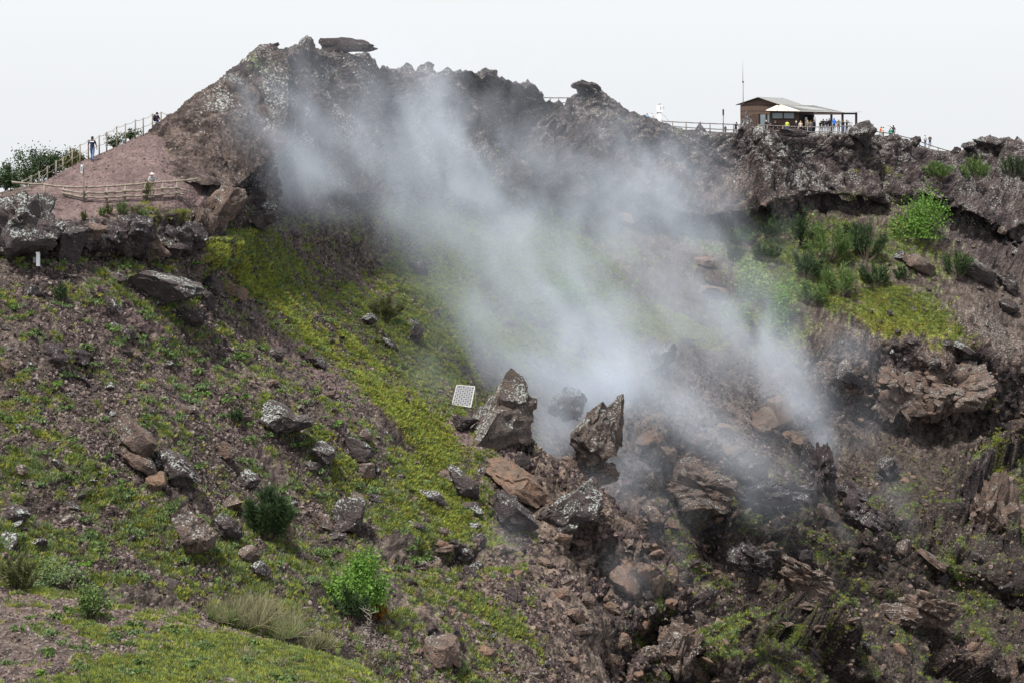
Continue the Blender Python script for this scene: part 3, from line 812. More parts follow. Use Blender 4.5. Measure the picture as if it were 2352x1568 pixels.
BIGCRAG = [
 (1303,930,96,84,'lumpy',LR,-8,163.0,'pale boulder half lost in the steam'),
 (1368,1005,132,170,'lumpy',M_GREY_ROCK,24,150.5,'big leaning boulder standing in the steam'),
 (1408,975,66,140,'pillar',M_GREY_ROCK,10,152.0,'smooth pillar of rock behind the leaning boulder in the steam'),
 (1350,1085,150,110,'crag',BR,10,152.0,'brown rock foot under the leaning boulder in the steam'),
 (2290,1185,150,215,'crag',BR,-4,203.0,'tall dark rock buttress standing at the edge of the far wall'),
 (1600,1118,190,120,'crag',BR,8,178.5,'broad overhanging crag in the middle of the steaming slope'),
 (1775,1140,180,120,'crag',DR,10,180.5,'dark overhanging crag below the tan tower'),
 (1885,1085,84,150,'crag',DR,-8,184.0,'dark upright crag with steam rising behind it'),
 (1985,1190,110,90,'crag',DR,35,186.0,'dark slanting rib of rock beyond the upright crag'),
 (1485,1325,150,140,'crag',TR,10,131.0,'large fractured tan rock face on the near lip of the gully'),
 (1565,1490,130,150,'crag',BR,14,128.5,'brown fractured rock face falling into the gully'),
 (1390,1245,120,110,'crag',TR,20,133.5,'flaky brown rock mass under the jutting slab'),
 (2120,1400,200,130,'crag',BR,12,184.0,'wide brown broken cliff low on the far wall'),
 (1850,1330,150,110,'crag',BR,20,173.0,'broken brown ledge with dark hollows on the far wall'),
 (1720,1290,120,100,'crag',DR,30,170.0,'dark stepped ledge left of the broken brown one'),
 (2180,900,200,150,'crag',BR,4,222.5,'brown faceted cliff face under the mossy slope'),
 (2060,905,120,130,'crag',BR,0,220.5,'brown cliff corner where the mossy slope ends'),
]
for i, (u, v, w, h, kd, mt, tl, yy, lb) in enumerate(BIGCRAG):
    place_rock(u, v, w, h, kd, mt, tl, depth=.75, seed=420 + i, sub=6 if w * h > 12000 else 5, label=lb, ycam=yy, cat='crag', name='rock_crag', rough=0.10)

# skyline rocks: standing on the rim itself
SKY = [
 (614,116,58,34,'lumpy',DR,-10,158.5,'dark craggy rock on the left shoulder of the hill top'),
 (702,106,40,44,'block',LR,0,163.5,'square topped rock on the very summit of the hill'),
 (800,106,124,40,'block',DR,2,170.0,'long overhanging slab balanced on the hill top'),
 (1718,296,62,84,'point',LR,6,243.5,'pointed lichen rock in front of the hut wall'),
 (1607,298,40,34,'point',LR,0,242.0,'small pointed rock poking above the rim fence'),
 (1980,306,66,66,'block',LR,10,246.5,'dark cone shaped rock at the open end of the hut canopy'),
 (1822,306,74,24,'lumpy',DR,4,243.5,'low lumpy rock below the rim fence in front of the hut'),
 (2195,348,24,20,'lumpy',DR,0,262.0,'small round rock where the rim fence ends'),
 (2226,342,40,36,'lumpy',DR,10,264.0,'dark boulder left of the last rim mound'),
 (2268,326,70,44,'lumpy',LR,14,265.0,'lichen topped rock crowning the last rim mound'),
 (2104,326,22,26,'lumpy',DR,0,255.0,'small dark rock hiding a stretch of the sloping rim fence'),
 (2060,322,30,26,'lumpy',LR,0,251.5,'lichen rock under the sloping rim fence'),
 (1345,206,70,46,'lumpy',LR,8,236.5,'craggy knob of rock right of the notch in the rim'),
 (1195,205,60,44,'lumpy',LR,10,221.0,'rounded lichen crag left of the notch in the rim'),
 (1128,172,34,26,'lumpy',DR,5,206.0,'dark tooth of rock on the misty ridge'),
]
for i, (u, v, w, h, kd, mt, tl, yy, lb) in enumerate(SKY):
    place_rock(u, v, w, h, kd, mt, tl, depth=.9, seed=140 + i, sub=4, label=lb, ycam=yy, cat='rock', name='rim_rock', rough=0.13)

# the dark ledge of lava lumps under the log fence
for i, (u, v, w, h) in enumerate([(212,540,80,74),(262,545,70,60),(312,535,92,88),(356,560,80,60),(402,545,96,80),(444,545,80,86),(470,515,60,80),(190,560,60,50)]):
    place_rock(u, v, w, h, 'lumpy', DR if i % 3 else BR, (i * 37) % 30 - 15, seed=180 + i, sub=4, label='dark lava lump in the ledge below the log fence', group='lava lumps of the ledge', name='lava_lump', rough=0.15)
# broken crags of the steaming gully and its near lip
CRAG = [(1530,1052,66,66,TR),(1575,1088,96,92,BR),(1490,1010,70,50,TR),(1640,1132,84,66,BR),(1728,1078,86,92,DR),(1690,1040,50,40,TR),(1770,1150,110,60,DR),(1868,1048,60,96,DR),(1902,1100,52,70,BR),(1826,1010,60,50,TR),(1610,1010,46,34,TR),(1660,985,50,34,TR),
        (1960,1130,90,60,DR),(2010,1190,70,50,DR),(1500,1180,60,44,BR),(1545,1205,40,34,TR),(1900,1180,60,46,BR),(1840,1280,70,60,DR),(1760,1260,60,44,BR),(2040,1075,60,60,DR)]
for i, (u, v, w, h, mt) in enumerate(CRAG):
    place_rock(u, v, w, h, 'block' if i % 3 else 'lumpy', mt, (i * 53) % 50 - 20, seed=210 + i, sub=4, label='broken brown rock of the steaming crag above the gully', group='rocks of the steaming crag', name='crag_rock', rough=0.14)
LIP = [(1440,1336,76,92,TR),(1488,1330,52,80,BR),(1520,1328,40,74,TR),(1545,1322,30,56,BR),(1400,1370,40,44,TR),(1345,1372,48,36,BR),(1405,1396,40,34,TR),(1322,1412,44,40,BR),(1332,1446,44,30,BR),(1470,1430,56,44,TR),(1490,1500,70,56,BR),(1545,1490,56,96,DR),(1590,1470,44,80,BR),
       (1425,1470,50,40,TR),(1560,1550,80,50,DR),(1610,1540,50,60,BR),(1400,1515,50,34,TR),(1010,1265,70,34,BR),(1060,1268,60,40,LR),(970,1300,60,36,BR),(1090,1300,40,24,LR),(1100,1240,40,36,DR),(1290,1360,36,26,TR),(1250,1290,40,22,TR),(1170,1260,40,22,BR)]
for i, (u, v, w, h, mt) in enumerate(LIP):
    place_rock(u, v, w, h, 'block', mt, (i * 71) % 40 - 20, seed=250 + i, sub=4, label='broken tan rock on the near lip of the gully', group='rocks of the gully lip', name='lip_rock', rough=0.13)

# loose stones lying about: copies of a few shapes
def rock_protos(n, sub, seed0, mats):
    L = []
    for i in range(n):
        co, fa = rock_co(seed0 + i, ('block', 'lumpy', 'slab', 'crust')[i % 4], sub, cuts=9, rough=0.2)
        co = co * np.array([1.0, 0.8, 0.6]); me = fast_mesh('loose_rock', co, fa, mats[i % len(mats)], False)
        L.append(me)
    return L
PR_L = rock_protos(8, 2, 300, [LR, DR, BR, LR])
PR_T = rock_protos(8, 2, 330, [TR, BR, DR, TR])
def scatter_rocks(n, region, protos, smin, smax, label, group, name, seed):
    r = np.random.default_rng(seed); k = 0; tries = 0
    while k < n and tries < n * 12:
        tries += 1
        u = r.uniform(region[0], region[2]); v = r.uniform(region[1], region[3])
        g = hit(u, v, (BV_MAIN,))
        if not g: continue
        if region[4] is not None and not region[4](u, v): continue
        s = (smin * (smax / smin) ** (r.uniform() ** 2.0)) * 0.5
        o = bpy.data.objects.new(name, protos[r.integers(len(protos))])
        o.location = g[0] + g[1] * s * 0.15
        o.rotation_euler = (r.uniform(-.4, .4), r.uniform(-.3, .9), r.uniform(0, 6.28))
        o.scale = (s * r.uniform(.8, 1.3), s * r.uniform(.8, 1.2), s * r.uniform(.7, 1.2))
        mn = o.data.materials[0].name
        look = {'dark_lava_rock': 'dark', 'lichen_crusted_rock': 'lichen spotted', 'brown_basalt': 'brown', 'tan_broken_rock': 'tan'}[mn]
        big = 'small' if s < .3 else ('middle sized' if s < .45 else 'large')
        link(o); tag(o, '%s %s %s' % (big, look, label), 'rock', group); k += 1
left_ok = lambda u, v: v > 600 + max(0, (u - 500)) * 0.30 and u < 900 + (v - 600) * 0.45
scatter_rocks(150, (0, 600, 1150, 1350, left_ok), PR_L, 0.45, 1.3, 'loose stone on the weedy left slope', 'loose stones of the left slope', 'loose_rock', 1)
scatter_rocks(130, (930, 1230, 1640, 1568, lambda u, v: u > 930 + (v - 1230) * .1), PR_T, 0.4, 1.2, 'stone in the rubble of the gully lip', 'loose stones of the rubble', 'rubble_stone', 2)
scatter_rocks(170, (1480, 900, 2352, 1568, lambda u, v: v > 900 + (2352 - u) * .02), PR_T, 0.5, 1.5, 'stone in the dark rubble of the far wall', 'loose stones of the far wall', 'fallen_stone', 3)
scatter_rocks(60, (1900, 520, 2352, 900, None), PR_L, 0.5, 1.6, 'stone on the upper slope right of the hut', 'stones of the upper right slope', 'slope_stone', 4)
# ------------------------------------------------------------------ vegetation
def leaf_material(name, dark, light, trans=0.25):
    t = NT(name)
    oi = t.new('ShaderNodeObjectInfo')
    n = t.noise(t.pos(), 2.2, 2)
    f = t.math('MULTIPLY_ADD', n, 1.8, -0.4, clamp=True)
    col = t.mix(f, dark, light)
    t.b.inputs['Transmission Weight'].default_value = 0.0
    t.put(t.b.inputs['Base Color'], col); t.b.inputs['Roughness'].default_value = 0.7
    tr = t.new('ShaderNodeBsdfTranslucent'); t.put(tr.inputs[0], col)
    mx = t.new('ShaderNodeMixShader'); mx.inputs[0].default_value = trans
    t.l.new(t.b.outputs[0], mx.inputs[1]); t.l.new(tr.outputs[0], mx.inputs[2]); t.l.new(mx.outputs[0], t.out.inputs[0])
    return t.m
L_BRIGHT = leaf_material('bright_leaves', (0.045, 0.11, 0.018), (0.19, 0.34, 0.06), 0.3)
L_PALE = leaf_material('pale_young_leaves', (0.09, 0.15, 0.035), (0.25, 0.34, 0.10), 0.3)
L_GREEN = leaf_material('green_leaves', (0.045, 0.085, 0.024), (0.15, 0.22, 0.065))
L_WEED = leaf_material('grey_green_weed', (0.065, 0.105, 0.042), (0.19, 0.26, 0.11))
L_DARK = leaf_material('dark_broom', (0.016, 0.034, 0.014), (0.055, 0.088, 0.030), 0.1)
L_OLIVE = leaf_material('olive_broom', (0.045, 0.055, 0.022), (0.12, 0.125, 0.045), 0.15)
L_DRY = leaf_material('dry_straw', (0.13, 0.12, 0.065), (0.34, 0.32, 0.19), 0.2)
L_RUST = leaf_material('rusty_leaves', (0.13, 0.06, 0.012), (0.30, 0.16, 0.03))
L_LIME = leaf_material('lime_grass', (0.13, 0.17, 0.025), (0.33, 0.39, 0.07), 0.25)
L_MOSS = leaf_material('yellow_moss_tuft', (0.15, 0.14, 0.022), (0.38, 0.37, 0.065), 0.25)
M_BARK = plain('bark', (0.075, 0.058, 0.045), 0.9, 0.4, 8)
M_GREYWOOD = plain('grey_dead_wood', (0.26, 0.23, 0.20), 0.9, 0.35, 8)

def quads(c, a, b):
    """n quads at centres c with half axes a, b"""
    n = len(c)
    co = np.stack([c - a - b, c + a - b, c + a + b, c - a + b], 1).reshape(-1, 3)
    return co, np.arange(n * 4).reshape(n, 4)

def rand_dir(r, n):
    d = r.normal(size=(n, 3)); return d / np.linalg.norm(d, axis=1, keepdims=True)

def leafy(r, size, n, leaf, clumps=14, flat=0.8):
    """leaf quads gathered in clumps through an uneven crown (z from 0 up)"""
    cc = rand_dir(r, clumps) * (r.uniform(0.25, 1.12, (clumps, 1)))
    cc[:, 2] = np.abs(cc[:, 2]) * flat + r.uniform(0.0, 0.25, clumps)
    k = r.integers(clumps, size=n)
    sp_ = r.uniform(.10, .26, clumps)[k][:, None]
    p = cc[k] + r.normal(size=(n, 3)) * np.array([1.0, 1.0, .75]) * sp_
    p[:, 2] = np.clip(p[:, 2], 0.02, None)
    p *= np.array(size)
    a = rand_dir(r, n); b = np.cross(a, rand_dir(r, n)); b /= np.linalg.norm(b, axis=1, keepdims=True) + 1e-6
    s = leaf * r.uniform(0.6, 1.3, (n, 1))
    return quads(p, a * s, b * s * 0.6), cc * np.array(size)

def blades(r, n, height, spread, width, lean=0.5, base=0.3, up=1.0):
    """thin upright stems fanning out of a base"""
    a = r.uniform(0, 6.283, n); rad = np.sqrt(r.uniform(0, 1, n)) * base
    p0 = np.stack([np.cos(a) * rad, np.sin(a) * rad, np.zeros(n)], 1)
    d = np.stack([np.cos(a) * rad / max(base, .01) * spread, np.sin(a) * rad / max(base, .01) * spread, np.full(n, up)], 1) + r.normal(size=(n, 3)) * lean * 0.3
    d /= np.linalg.norm(d, axis=1, keepdims=True)
    L = height * r.uniform(0.45, 1.0, n)
    p1 = p0 + d * L[:, None]
    side = np.cross(d, rand_dir(r, n)); side /= np.linalg.norm(side, axis=1, keepdims=True) + 1e-6
    w = width * r.uniform(0.7, 1.3, (n, 1))
    co = np.stack([p0 - side * w, p0 + side * w, p1 + side * w * 0.25, p1 - side * w * 0.25], 1).reshape(-1, 3)
    return co, np.arange(n * 4).reshape(n, 4)

def child(name, me, parent):
    o = bpy.data.objects.new(name, me); link(o); o.parent = parent; return o

def stems(root, tips, mat, r0=0.04, k=9, name='stem', r=None):
    m = MB()
    for t in list(tips)[:k]:
        t = Vector(t); mid = t * 0.5 + Vector((0, 0, 0.1 * t.length))
        m.bar((0, 0, -0.25), mid, r0, 5, r0 * 0.7); m.bar(mid, t, r0 * 0.7, 5, r0 * 0.3)
    return m.build(name, mat, root)

def bush(u, v, w, h, mat, n, leaf, label, seed, group=None, clumps=16, name='leafy_bush', ycam=None, bark=M_BARK, flat=.8):
    """v is the foot of the bush"""
    r = np.random.default_rng(seed)
    g = (hit(u, v)[0] if ycam is None else P(u, v, ycam))
    s = g.y / F
    root = empty(name, g, 0, label, 'bush', group)
    (co, fa), cc = leafy(r, (w * s / 2, w * s / 2 * .85, h * s * .92), n, leaf, clumps, flat)
    child('foliage', fast_mesh('foliage', co, fa, mat, False), root)
    stems(root, cc, bark, 0.035 + 0.006 * h * s)
    return root

def broom(u, v, w, h, mat, n, label, seed, group=None, name='broom_bush', ycam=None, width=0.018):
    """a ragged evergreen: many short twigs along leaning branches, gaps between them"""
    r = np.random.default_rng(seed)
    g = (hit(u, v)[0] if ycam is None else P(u, v, ycam)); s = g.y / F
    W, H = w * s / 2, h * s
    root = empty(name, g, 0, label, 'bush', group)
    nb = 16
    m = MB(); base_p, base_d, tips = [], [], []
    for c in range(nb):
        a = r.uniform(0, 6.28); q = math.sqrt(r.uniform(0.02, 1.0))
        tip = np.array([math.cos(a) * q * W, math.sin(a) * q * W * .8, H * (1 - .45 * q * q) * r.uniform(.6, 1.05)])
        foot = np.array([tip[0] * .15, tip[1] * .15, -.15]); mid = (tip + foot) / 2 + np.array([tip[0] * .12, tip[1] * .12, -.03 * H])
        m.bar(foot, mid, .02 + .012 * H, 5, .014 + .006 * H); m.bar(mid, tip * .96, .014 + .006 * H, 5, .008)
        k = max(8, int(n / nb * r.uniform(.4, 1.6)))
        t = r.uniform(.25, 1.0, (k, 1)) ** .7
        pp = foot * (1 - t) ** 2 + 2 * mid * t * (1 - t) + tip * t ** 2
        d0 = (tip - foot) / np.linalg.norm(tip - foot)
        dd = d0 * .7 + r.normal(size=(k, 3)) * .55 + np.array([0, 0, .35])
        base_p.append(pp + r.normal(size=(k, 3)) * .06 * W); base_d.append(dd)
    pp = np.concatenate(base_p); d = np.concatenate(base_d); d /= np.linalg.norm(d, axis=1, keepdims=True)
    k = len(pp); L = (0.10 + .13 * H) * r.uniform(.5, 1.3, (k, 1))
    side = np.cross(d, rand_dir(r, k)); side /= np.linalg.norm(side, axis=1, keepdims=True) + 1e-6
    ww = width * 1.5 * r.uniform(.7, 1.3, (k, 1))
    co = np.stack([pp - side * ww, pp + side * ww, pp + d * L + side * ww * .3, pp + d * L - side * ww * .3], 1).reshape(-1, 3)
    co[:, 2] = np.maximum(co[:, 2], -.1)
    child('foliage', fast_mesh('foliage', co, np.arange(k * 4).reshape(k, 4), mat, False), root)
    m.build('stem', M_BARK, root)
    return root

bush(816,1400,132,140,L_BRIGHT,6500,.075,'bright green bush above the bare dead tree',1, clumps=26)
broom(805,1425,95,80,L_DARK,2200,'dark shrub under the bright green bush',2)
bush(868,1420,40,70,L_RUST,500,.07,'rusty orange shrub beside the bright green bush',3)
broom(608,1244,118,124,L_DARK,9000,'dark green broom bush among the lichen boulders',4)
bush(2128,545,118,112,L_BRIGHT,3600,.12,'bright green bush on the upper slope right of the hut cliff',5, clumps=22)
bush(1300,714,104,76,L_BRIGHT,2400,.11,'light green bush alone in the steam',6, clumps=18)
bush(1745,684,110,104,L_PALE,2600,.11,'pale green bush at the right edge of the steam',7, clumps=20)
bush(1795,738,86,108,L_BRIGHT,2400,.11,'green bush just downhill of the pale one by the steam',8, clumps=18)
bush(1712,740,44,48,L_PALE,700,.12,'small pale bush in the steam below the larger pale one',9)
bush(1790,775,40,36,L_GREEN,500,.12,'low green bush at the bottom of the bush row by the steam',10)
DK = 'dark evergreen broom on the slope under the hut cliff'
for i, (u, v, w, h) in enumerate([(1690,560,90,44),(1760,545,90,54),(1840,560,110,80),(1900,600,110,100),(1850,640,100,70),(1990,600,100,100),(1930,680,110,70),(1760,600,80,50),(1680,600,70,40),(1860,700,80,60),(2010,660,80,60),(1960,560,80,50)]):
    broom(u, v, w, h, L_DARK if i % 3 else L_GREEN, 1500, DK, 20 + i, 'dark brooms under the hut cliff', width=0.03)
broom(2155,412,70,50,L_GREEN,1300,'round green broom on the rim slope below the sloping fence',50, width=0.03)
broom(2240,415,66,60,L_GREEN,1300,'green broom under the last rim mound',51, width=0.03)
broom(2330,410,70,60,L_DARK,1300,'dark broom at the foot of the last rim mound',52, width=0.03)
broom(2196,640,80,70,L_DARK,1500,'dark broom left of the broad lichen boulder',53, width=0.03)
broom(2075,645,50,36,L_DARK,700,'small dark broom beside the pale rock plate',54, width=0.03)
broom(886,732,80,52,L_OLIVE,2600,'olive broom bush at the left edge of the steam',55)
bush(205,1420,88,84,L_GREEN,1500,.045,'low leafy bush on the near gravel hillock',56, clumps=20)
bush(110,1345,150,70,L_WEED,1500,.05,'wide yellow green bush behind the near gravel hillock',57, clumps=20)
broom(40,1355,90,80,L_OLIVE,1500,'olive bush behind the hillock at the slope edge',58)
broom(140,690,36,40,L_DARK,900,'small dark broom on the bare scree uphill of the lichen capped boulder',59)
broom(545,975,40,46,L_DARK,700,'thin dark broom above the scooped slab',60)
for i, (u, v, w, h) in enumerate([(250,492,16,28),(280,494,28,36),(311,500,30,30),(330,508,22,34),(360,518,20,36),(235,497,18,22),(192,505,18,22)]):
    broom(u, v, w, h, L_GREEN if i % 2 else L_OLIVE, 420, 'small upright shrub on the bank below the log fence', 70 + i, 'shrubs on the bank below the log fence', width=0.012)
broom(335,462,20,52,L_OLIVE,420,'thin sapling growing against the log fence',80, width=0.012)
# shrubs on the skyline behind the rope fence
for i, (u, v, w, h, yy, lb) in enumerate([(12,432,64,62,139,'feathery bush furthest down behind the rope fence'),(72,428,100,84,141,'tallest feathery bush behind the rope fence'),(118,412,70,66,142,'feathery bush beside the tallest one behind the rope fence'),(168,388,50,44,141,'sparse bush behind the middle of the rope fence'),(262,335,46,30,143,'small wispy bush behind the upper rope fence'),(300,318,40,20,144,'tiny bush behind the top of the rope fence'),(40,440,90,36,139,'low bush filling the gap under the feathery bushes')]):
    bush(u, v, w * 1.15, h * 1.1, L_DARK if i != 3 else L_OLIVE, 2600 if h > 40 else 500, .06, lb, 90 + i, 'bushes behind the rope fence', ycam=yy, clumps=24)

# dry brush and the bare tree in the foreground hollow
def dry_brush(u, v, w, h, n, label, seed, mat=L_DRY):
    r = np.random.default_rng(seed); g = hit(u, v)[0]; s = g.y / F
    root = empty('dry_brush', g, 0, label, 'brush', 'thickets of dry brush')
    W = w * s / 2
    def mass(n, hk, width):
        C_, F_, off = [], [], 0
        for c in range(11):
            a = r.uniform(0, 6.28); q = math.sqrt(r.uniform(0, 1)) * W
            co, fa = blades(r, max(6, n // 11), h * s * hk * r.uniform(.35, 1.1), r.uniform(.3, .9), width, 1.9, W * .28, 1.0)
            C_.append(co + np.array([math.cos(a) * q, math.sin(a) * q * .8, -.05])); F_.append(fa + off); off += len(co)
        return np.concatenate(C_), np.concatenate(F_)
    child('twig_mass', fast_mesh('twig_mass', *mass(n, 1.0, .010), mat, False), root)
    child('foliage', fast_mesh('foliage', *mass(n // 2, .75, .022), L_PALE if seed % 2 else L_OLIVE, False), root)
    stems(root, [(W * r.uniform(-.6, .6), W * r.uniform(-.6, .6), h * s * .6) for _ in range(6)], M_GREYWOOD, 0.015)
for i, (u, v, w, h, lb) in enumerate([(545,1425,120,90,'tall straw coloured dry brush behind the near hillock'),(640,1450,110,80,'grey dry brush in the middle of the thicket behind the hillock'),(710,1480,90,60,'thin dry brush at the lower end of the thicket'),(500,1420,60,60,'leafy dry brush at the upper end of the thicket'),(590,1400,110,60,'dry brush at the back of the thicket'),
                                     (560,1508,60,40,'dry twigs standing in the grass of the near hillock'),(650,1530,50,34,'small dry twigs low on the near hillock')]):
    dry_brush(u, v, w, h, 900 if h > 50 else 260, lb, 120 + i)

def dead_tree(u, v, h, label):
    r = np.random.default_rng(77); g = hit(u, v)[0]; s = g.y / F; H = h * s
    root = empty('dead_tree', g, 0, label, 'tree')
    MB().bar((0, 0, -.3), (0.04, 0, H * .5), 0.075, 7, 0.05).bar((0.04, 0, H * .5), (0.0, 0, H), 0.05, 7, 0.012).build('trunk', M_BARK, root)
    for k in range(22):
        z = H * (0.12 + 0.8 * k / 22); a = r.uniform(0, 6.28); L = H * 0.36 * (1 - .55 * k / 22) * r.uniform(.6, 1.1)
        e = Vector((math.cos(a) * L, math.sin(a) * L, z + L * r.uniform(.05, .45)))
        m = MB().bar((0.02, 0, z), e, 0.018, 5, 0.008)
        for j in range(3):
            q = Vector((0.02, 0, z)).lerp(e, .4 + .2 * j); m.bar(q, q + Vector((r.uniform(-.3, .3), r.uniform(-.3, .3), r.uniform(.05, .35))), 0.009, 4, 0.004)
        m.build('branch', M_GREYWOOD, root)
dead_tree(850, 1535, 150, 'bare grey dead tree in the hollow below the bright bush')

# weed clumps one can pick out on the left slope
def weed_mesh(seed, mat, n=46, leaf=0.10):
    r = np.random.default_rng(seed)
    (co, fa), _ = leafy(r, (0.42, 0.42, 0.32), int(n * 2.4), leaf * .62, 9, .7)
    return fast_mesh('weed_clump', co, fa, mat, False)
WEEDS = [weed_mesh(1, L_WEED), weed_mesh(2, L_GREEN), weed_mesh(3, L_WEED, 60), weed_mesh(14, L_GREEN, 54, .12), weed_mesh(15, L_BRIGHT, 54, .11)]
_r = np.random.default_rng(8)
def weeds(n, area, ok, label, group, smin, smax, trees):
    k = 0; t = 0
    while k < n and t < n * 15:
        t += 1
        u, v = _r.uniform(area[0], area[2]), _r.uniform(area[1], area[3])
        if not ok(u, v): continue
        g = hit(u, v, trees)
        if not g: continue
        o = bpy.data.objects.new('weed_clump', WEEDS[_r.integers(len(WEEDS) - (0 if _r.uniform() < .3 else 1))])
        s = _r.uniform(smin, smax); o.location = g[0]; o.scale = (s, s, s * _r.uniform(.8, 1.3)); o.rotation_euler = (0, 0, _r.uniform(0, 6.28))
        look = {'grey_green_weed': 'greyish', 'green_leaves': 'deep green', 'bright_leaves': 'bright green'}[o.data.materials[0].name]
        link(o); tag(o, '%s %s %s' % ('small' if s < (smin + smax) / 2 else 'broad', look, label), 'plant', group); k += 1
weeds(210, (0, 560, 1000, 1340), lambda u, v: u < 620 + (v - 500) * .62 and v > 600 + (u > 470) * -60, 'leafy weed clump on the left slope', 'weed clumps of the left slope', .6, 1.35, (BV_MAIN,))
weeds(60, (0, 1350, 820, 1568), lambda u, v: v > 1350 + u * .22, 'weed clump on the near gravel hillock', 'weed clumps of the hillock', .35, .8, (BV_HLK,))

# ------------------------------------------------------------------ gravel and grass cover (nobody could count it)
def scatter_points(co, weight, n, seed):
    """n random points on a grid sheet, per-vertex weight"""
    r = np.random.default_rng(seed)
    nr, nc = co.shape[:2]
    a = co[:-1, :-1]; b = co[:-1, 1:]; c = co[1:, :-1]
    area = np.linalg.norm(np.cross(b - a, c - a), axis=-1)
    w = weight.reshape(nr, nc)[:-1, :-1] * np.minimum(area, 1.0)
    # fewer far away: what counts is how large a stone shows
    p = (w / w.sum()).ravel()
    k = r.choice(len(p), size=n, p=p)
    i, j = np.divmod(k, nc - 1)
    s, t = r.uniform(size=(n, 1)), r.uniform(size=(n, 1))
    pts = a[i, j] + (b[i, j] - a[i, j]) * s + (c[i, j] - a[i, j]) * t
    nn = np.cross(b[i, j] - a[i, j], c[i, j] - a[i, j]); nn /= np.linalg.norm(nn, axis=1, keepdims=True) + 1e-9
    return pts, nn

def scatter_object(name, pts, scl, rots, protos, kind_label):
    """points object whose geometry nodes set a small shape on every point"""
    me = bpy.data.meshes.new(name); me.vertices.add(len(pts)); me.vertices.foreach_set('co', np.asarray(pts, np.float32).ravel()); me.update()
    add_attr(me, 'scl', scl)
    a = me.attributes.new('rot', 'FLOAT_VECTOR', 'POINT'); a.data.foreach_set('vector', np.asarray(rots, np.float32).ravel())
    a = me.attributes.new('pick', 'INT', 'POINT'); a.data.foreach_set('value', rng.integers(len(protos), size=len(pts)).astype(np.int32))
    o = link(bpy.data.objects.new(name, me))
    ng = bpy.data.node_groups.new(name, 'GeometryNodeTree')
    ng.interface.new_socket('Geometry', in_out='INPUT', socket_type='NodeSocketGeometry')
    ng.interface.new_socket('Geometry', in_out='OUTPUT', socket_type='NodeSocketGeometry')
    N, L = ng.nodes, ng.links
    gi, go = N.new('NodeGroupInput'), N.new('NodeGroupOutput')
    iop = N.new('GeometryNodeInstanceOnPoints')
    g2i = N.new('GeometryNodeGeometryToInstance')
    for pme in reversed(protos):
        po = bpy.data.objects.new(name + '_shape', pme)
        oi = N.new('GeometryNodeObjectInfo'); oi.inputs['Object'].default_value = po
        L.new(oi.outputs['Geometry'], g2i.inputs[0])
    def named(nm, t):
        n = N.new('GeometryNodeInputNamedAttribute'); n.data_type = t; n.inputs[0].default_value = nm; return n.outputs[0]
    L.new(gi.outputs[0], iop.inputs['Points']); L.new(g2i.outputs[0], iop.inputs['Instance'])
    iop.inputs['Pick Instance'].default_value = True
    L.new(named('pick', 'INT'), iop.inputs['Instance Index'])
    e2r = N.new('FunctionNodeEulerToRotation'); L.new(named('rot', 'FLOAT_VECTOR'), e2r.inputs[0])
    L.new(e2r.outputs[0], iop.inputs['Rotation'])
    cx = N.new('ShaderNodeCombineXYZ'); sc = named('scl', 'FLOAT')
    for i in range(3): L.new(sc, cx.inputs[i])
    L.new(cx.outputs[0], iop.inputs['Scale'])
    L.new(iop.outputs[0], go.inputs[0])
    md = o.modifiers.new('scatter', 'NODES'); md.node_group = ng
    return tag(o, kind_label, kind='stuff')

def gravel_protos(mats, seed):
    L = []
    for i in range(6):
        co, fa = rock_co(seed + i, 'block', 2, cuts=6, rough=0.22)
        L.append(fast_mesh('stone', co * np.array([1, .8, .5]), fa, mats[i % len(mats)], False))
    return L
M_PEB1 = plain('purple_gravel', (0.135, 0.100, 0.092), 0.95, 0.55, 1.4)
M_PEB2 = plain('pale_gravel', (0.185, 0.155, 0.14), 0.95, 0.4, 1.4)
M_PEB3 = plain('dark_gravel', (0.040, 0.029, 0.029), 0.95, 0.4, 1.4)
M_PEB4 = plain('tan_gravel', (0.165, 0.122, 0.096), 0.95, 0.5, 1.4)

nr_, nc_ = MAIN_CO.shape[:2]
U_, V_, K_ = MK['u'], MK['v'], MK['k']
vis = ((U_ > -40) & (U_ < 2400) & (V_ < 1620) & (K_ < 12.9)).astype(float)
near = np.clip(110.0 / MAIN_CO.reshape(-1, 3)[:, 1], 0, 1.4) ** 2
clump = np.clip(0.5 + 1.3 * fbm(MAIN_CO.reshape(-1, 3) * 0.35, 3, 401), 0.02, 1.6)
left = (1 - sstep(900, 1250, U_ - (V_ - 900) * 0.3))
w_gravel = vis * left * (1 - np.clip(MK['path'] * 1.6, 0, 1)) * (1 - 0.7 * MK['my']) * (1 - .4 * MK['gg']) * near * clump
w_gravel *= 1 - np.clip(MK['rock'], 0, 1) * .8
pts, nn = scatter_points(MAIN_CO, w_gravel + 1e-9, 110000, 1)
def rot_any(n): return rng.uniform(0, 6.28, (n, 3))
def sizes(n, lo, hi, pw=3.0): return lo * (hi / lo) ** (rng.uniform(size=n) ** pw)
scatter_object('scree_gravel', pts, sizes(len(pts), .03, .17, 3.2), rot_any(len(pts)), gravel_protos([M_PEB1, M_PEB3, M_PEB3, M_PEB1, M_PEB3, M_PEB2], 500), 'loose purple brown gravel covering the left slope')
right = 1 - left
w_rub = vis * right * (0.12 + MK['tan'] * (1 - .75 * np.clip(MK['rock'], 0, 1))) * sstep(700, 950, V_) * clump * (1 - .5 * MK['gg'])
pts, nn = scatter_points(MAIN_CO, w_rub + 1e-9, 75000, 2)
scatter_object('rubble', pts, sizes(len(pts), .04, .32, 3.5), rot_any(len(pts)), gravel_protos([M_PEB4, M_PEB1, M_PEB3, M_PEB3, M_PEB3, M_PEB3], 520), 'broken tan and brown rubble covering the gully and far wall')
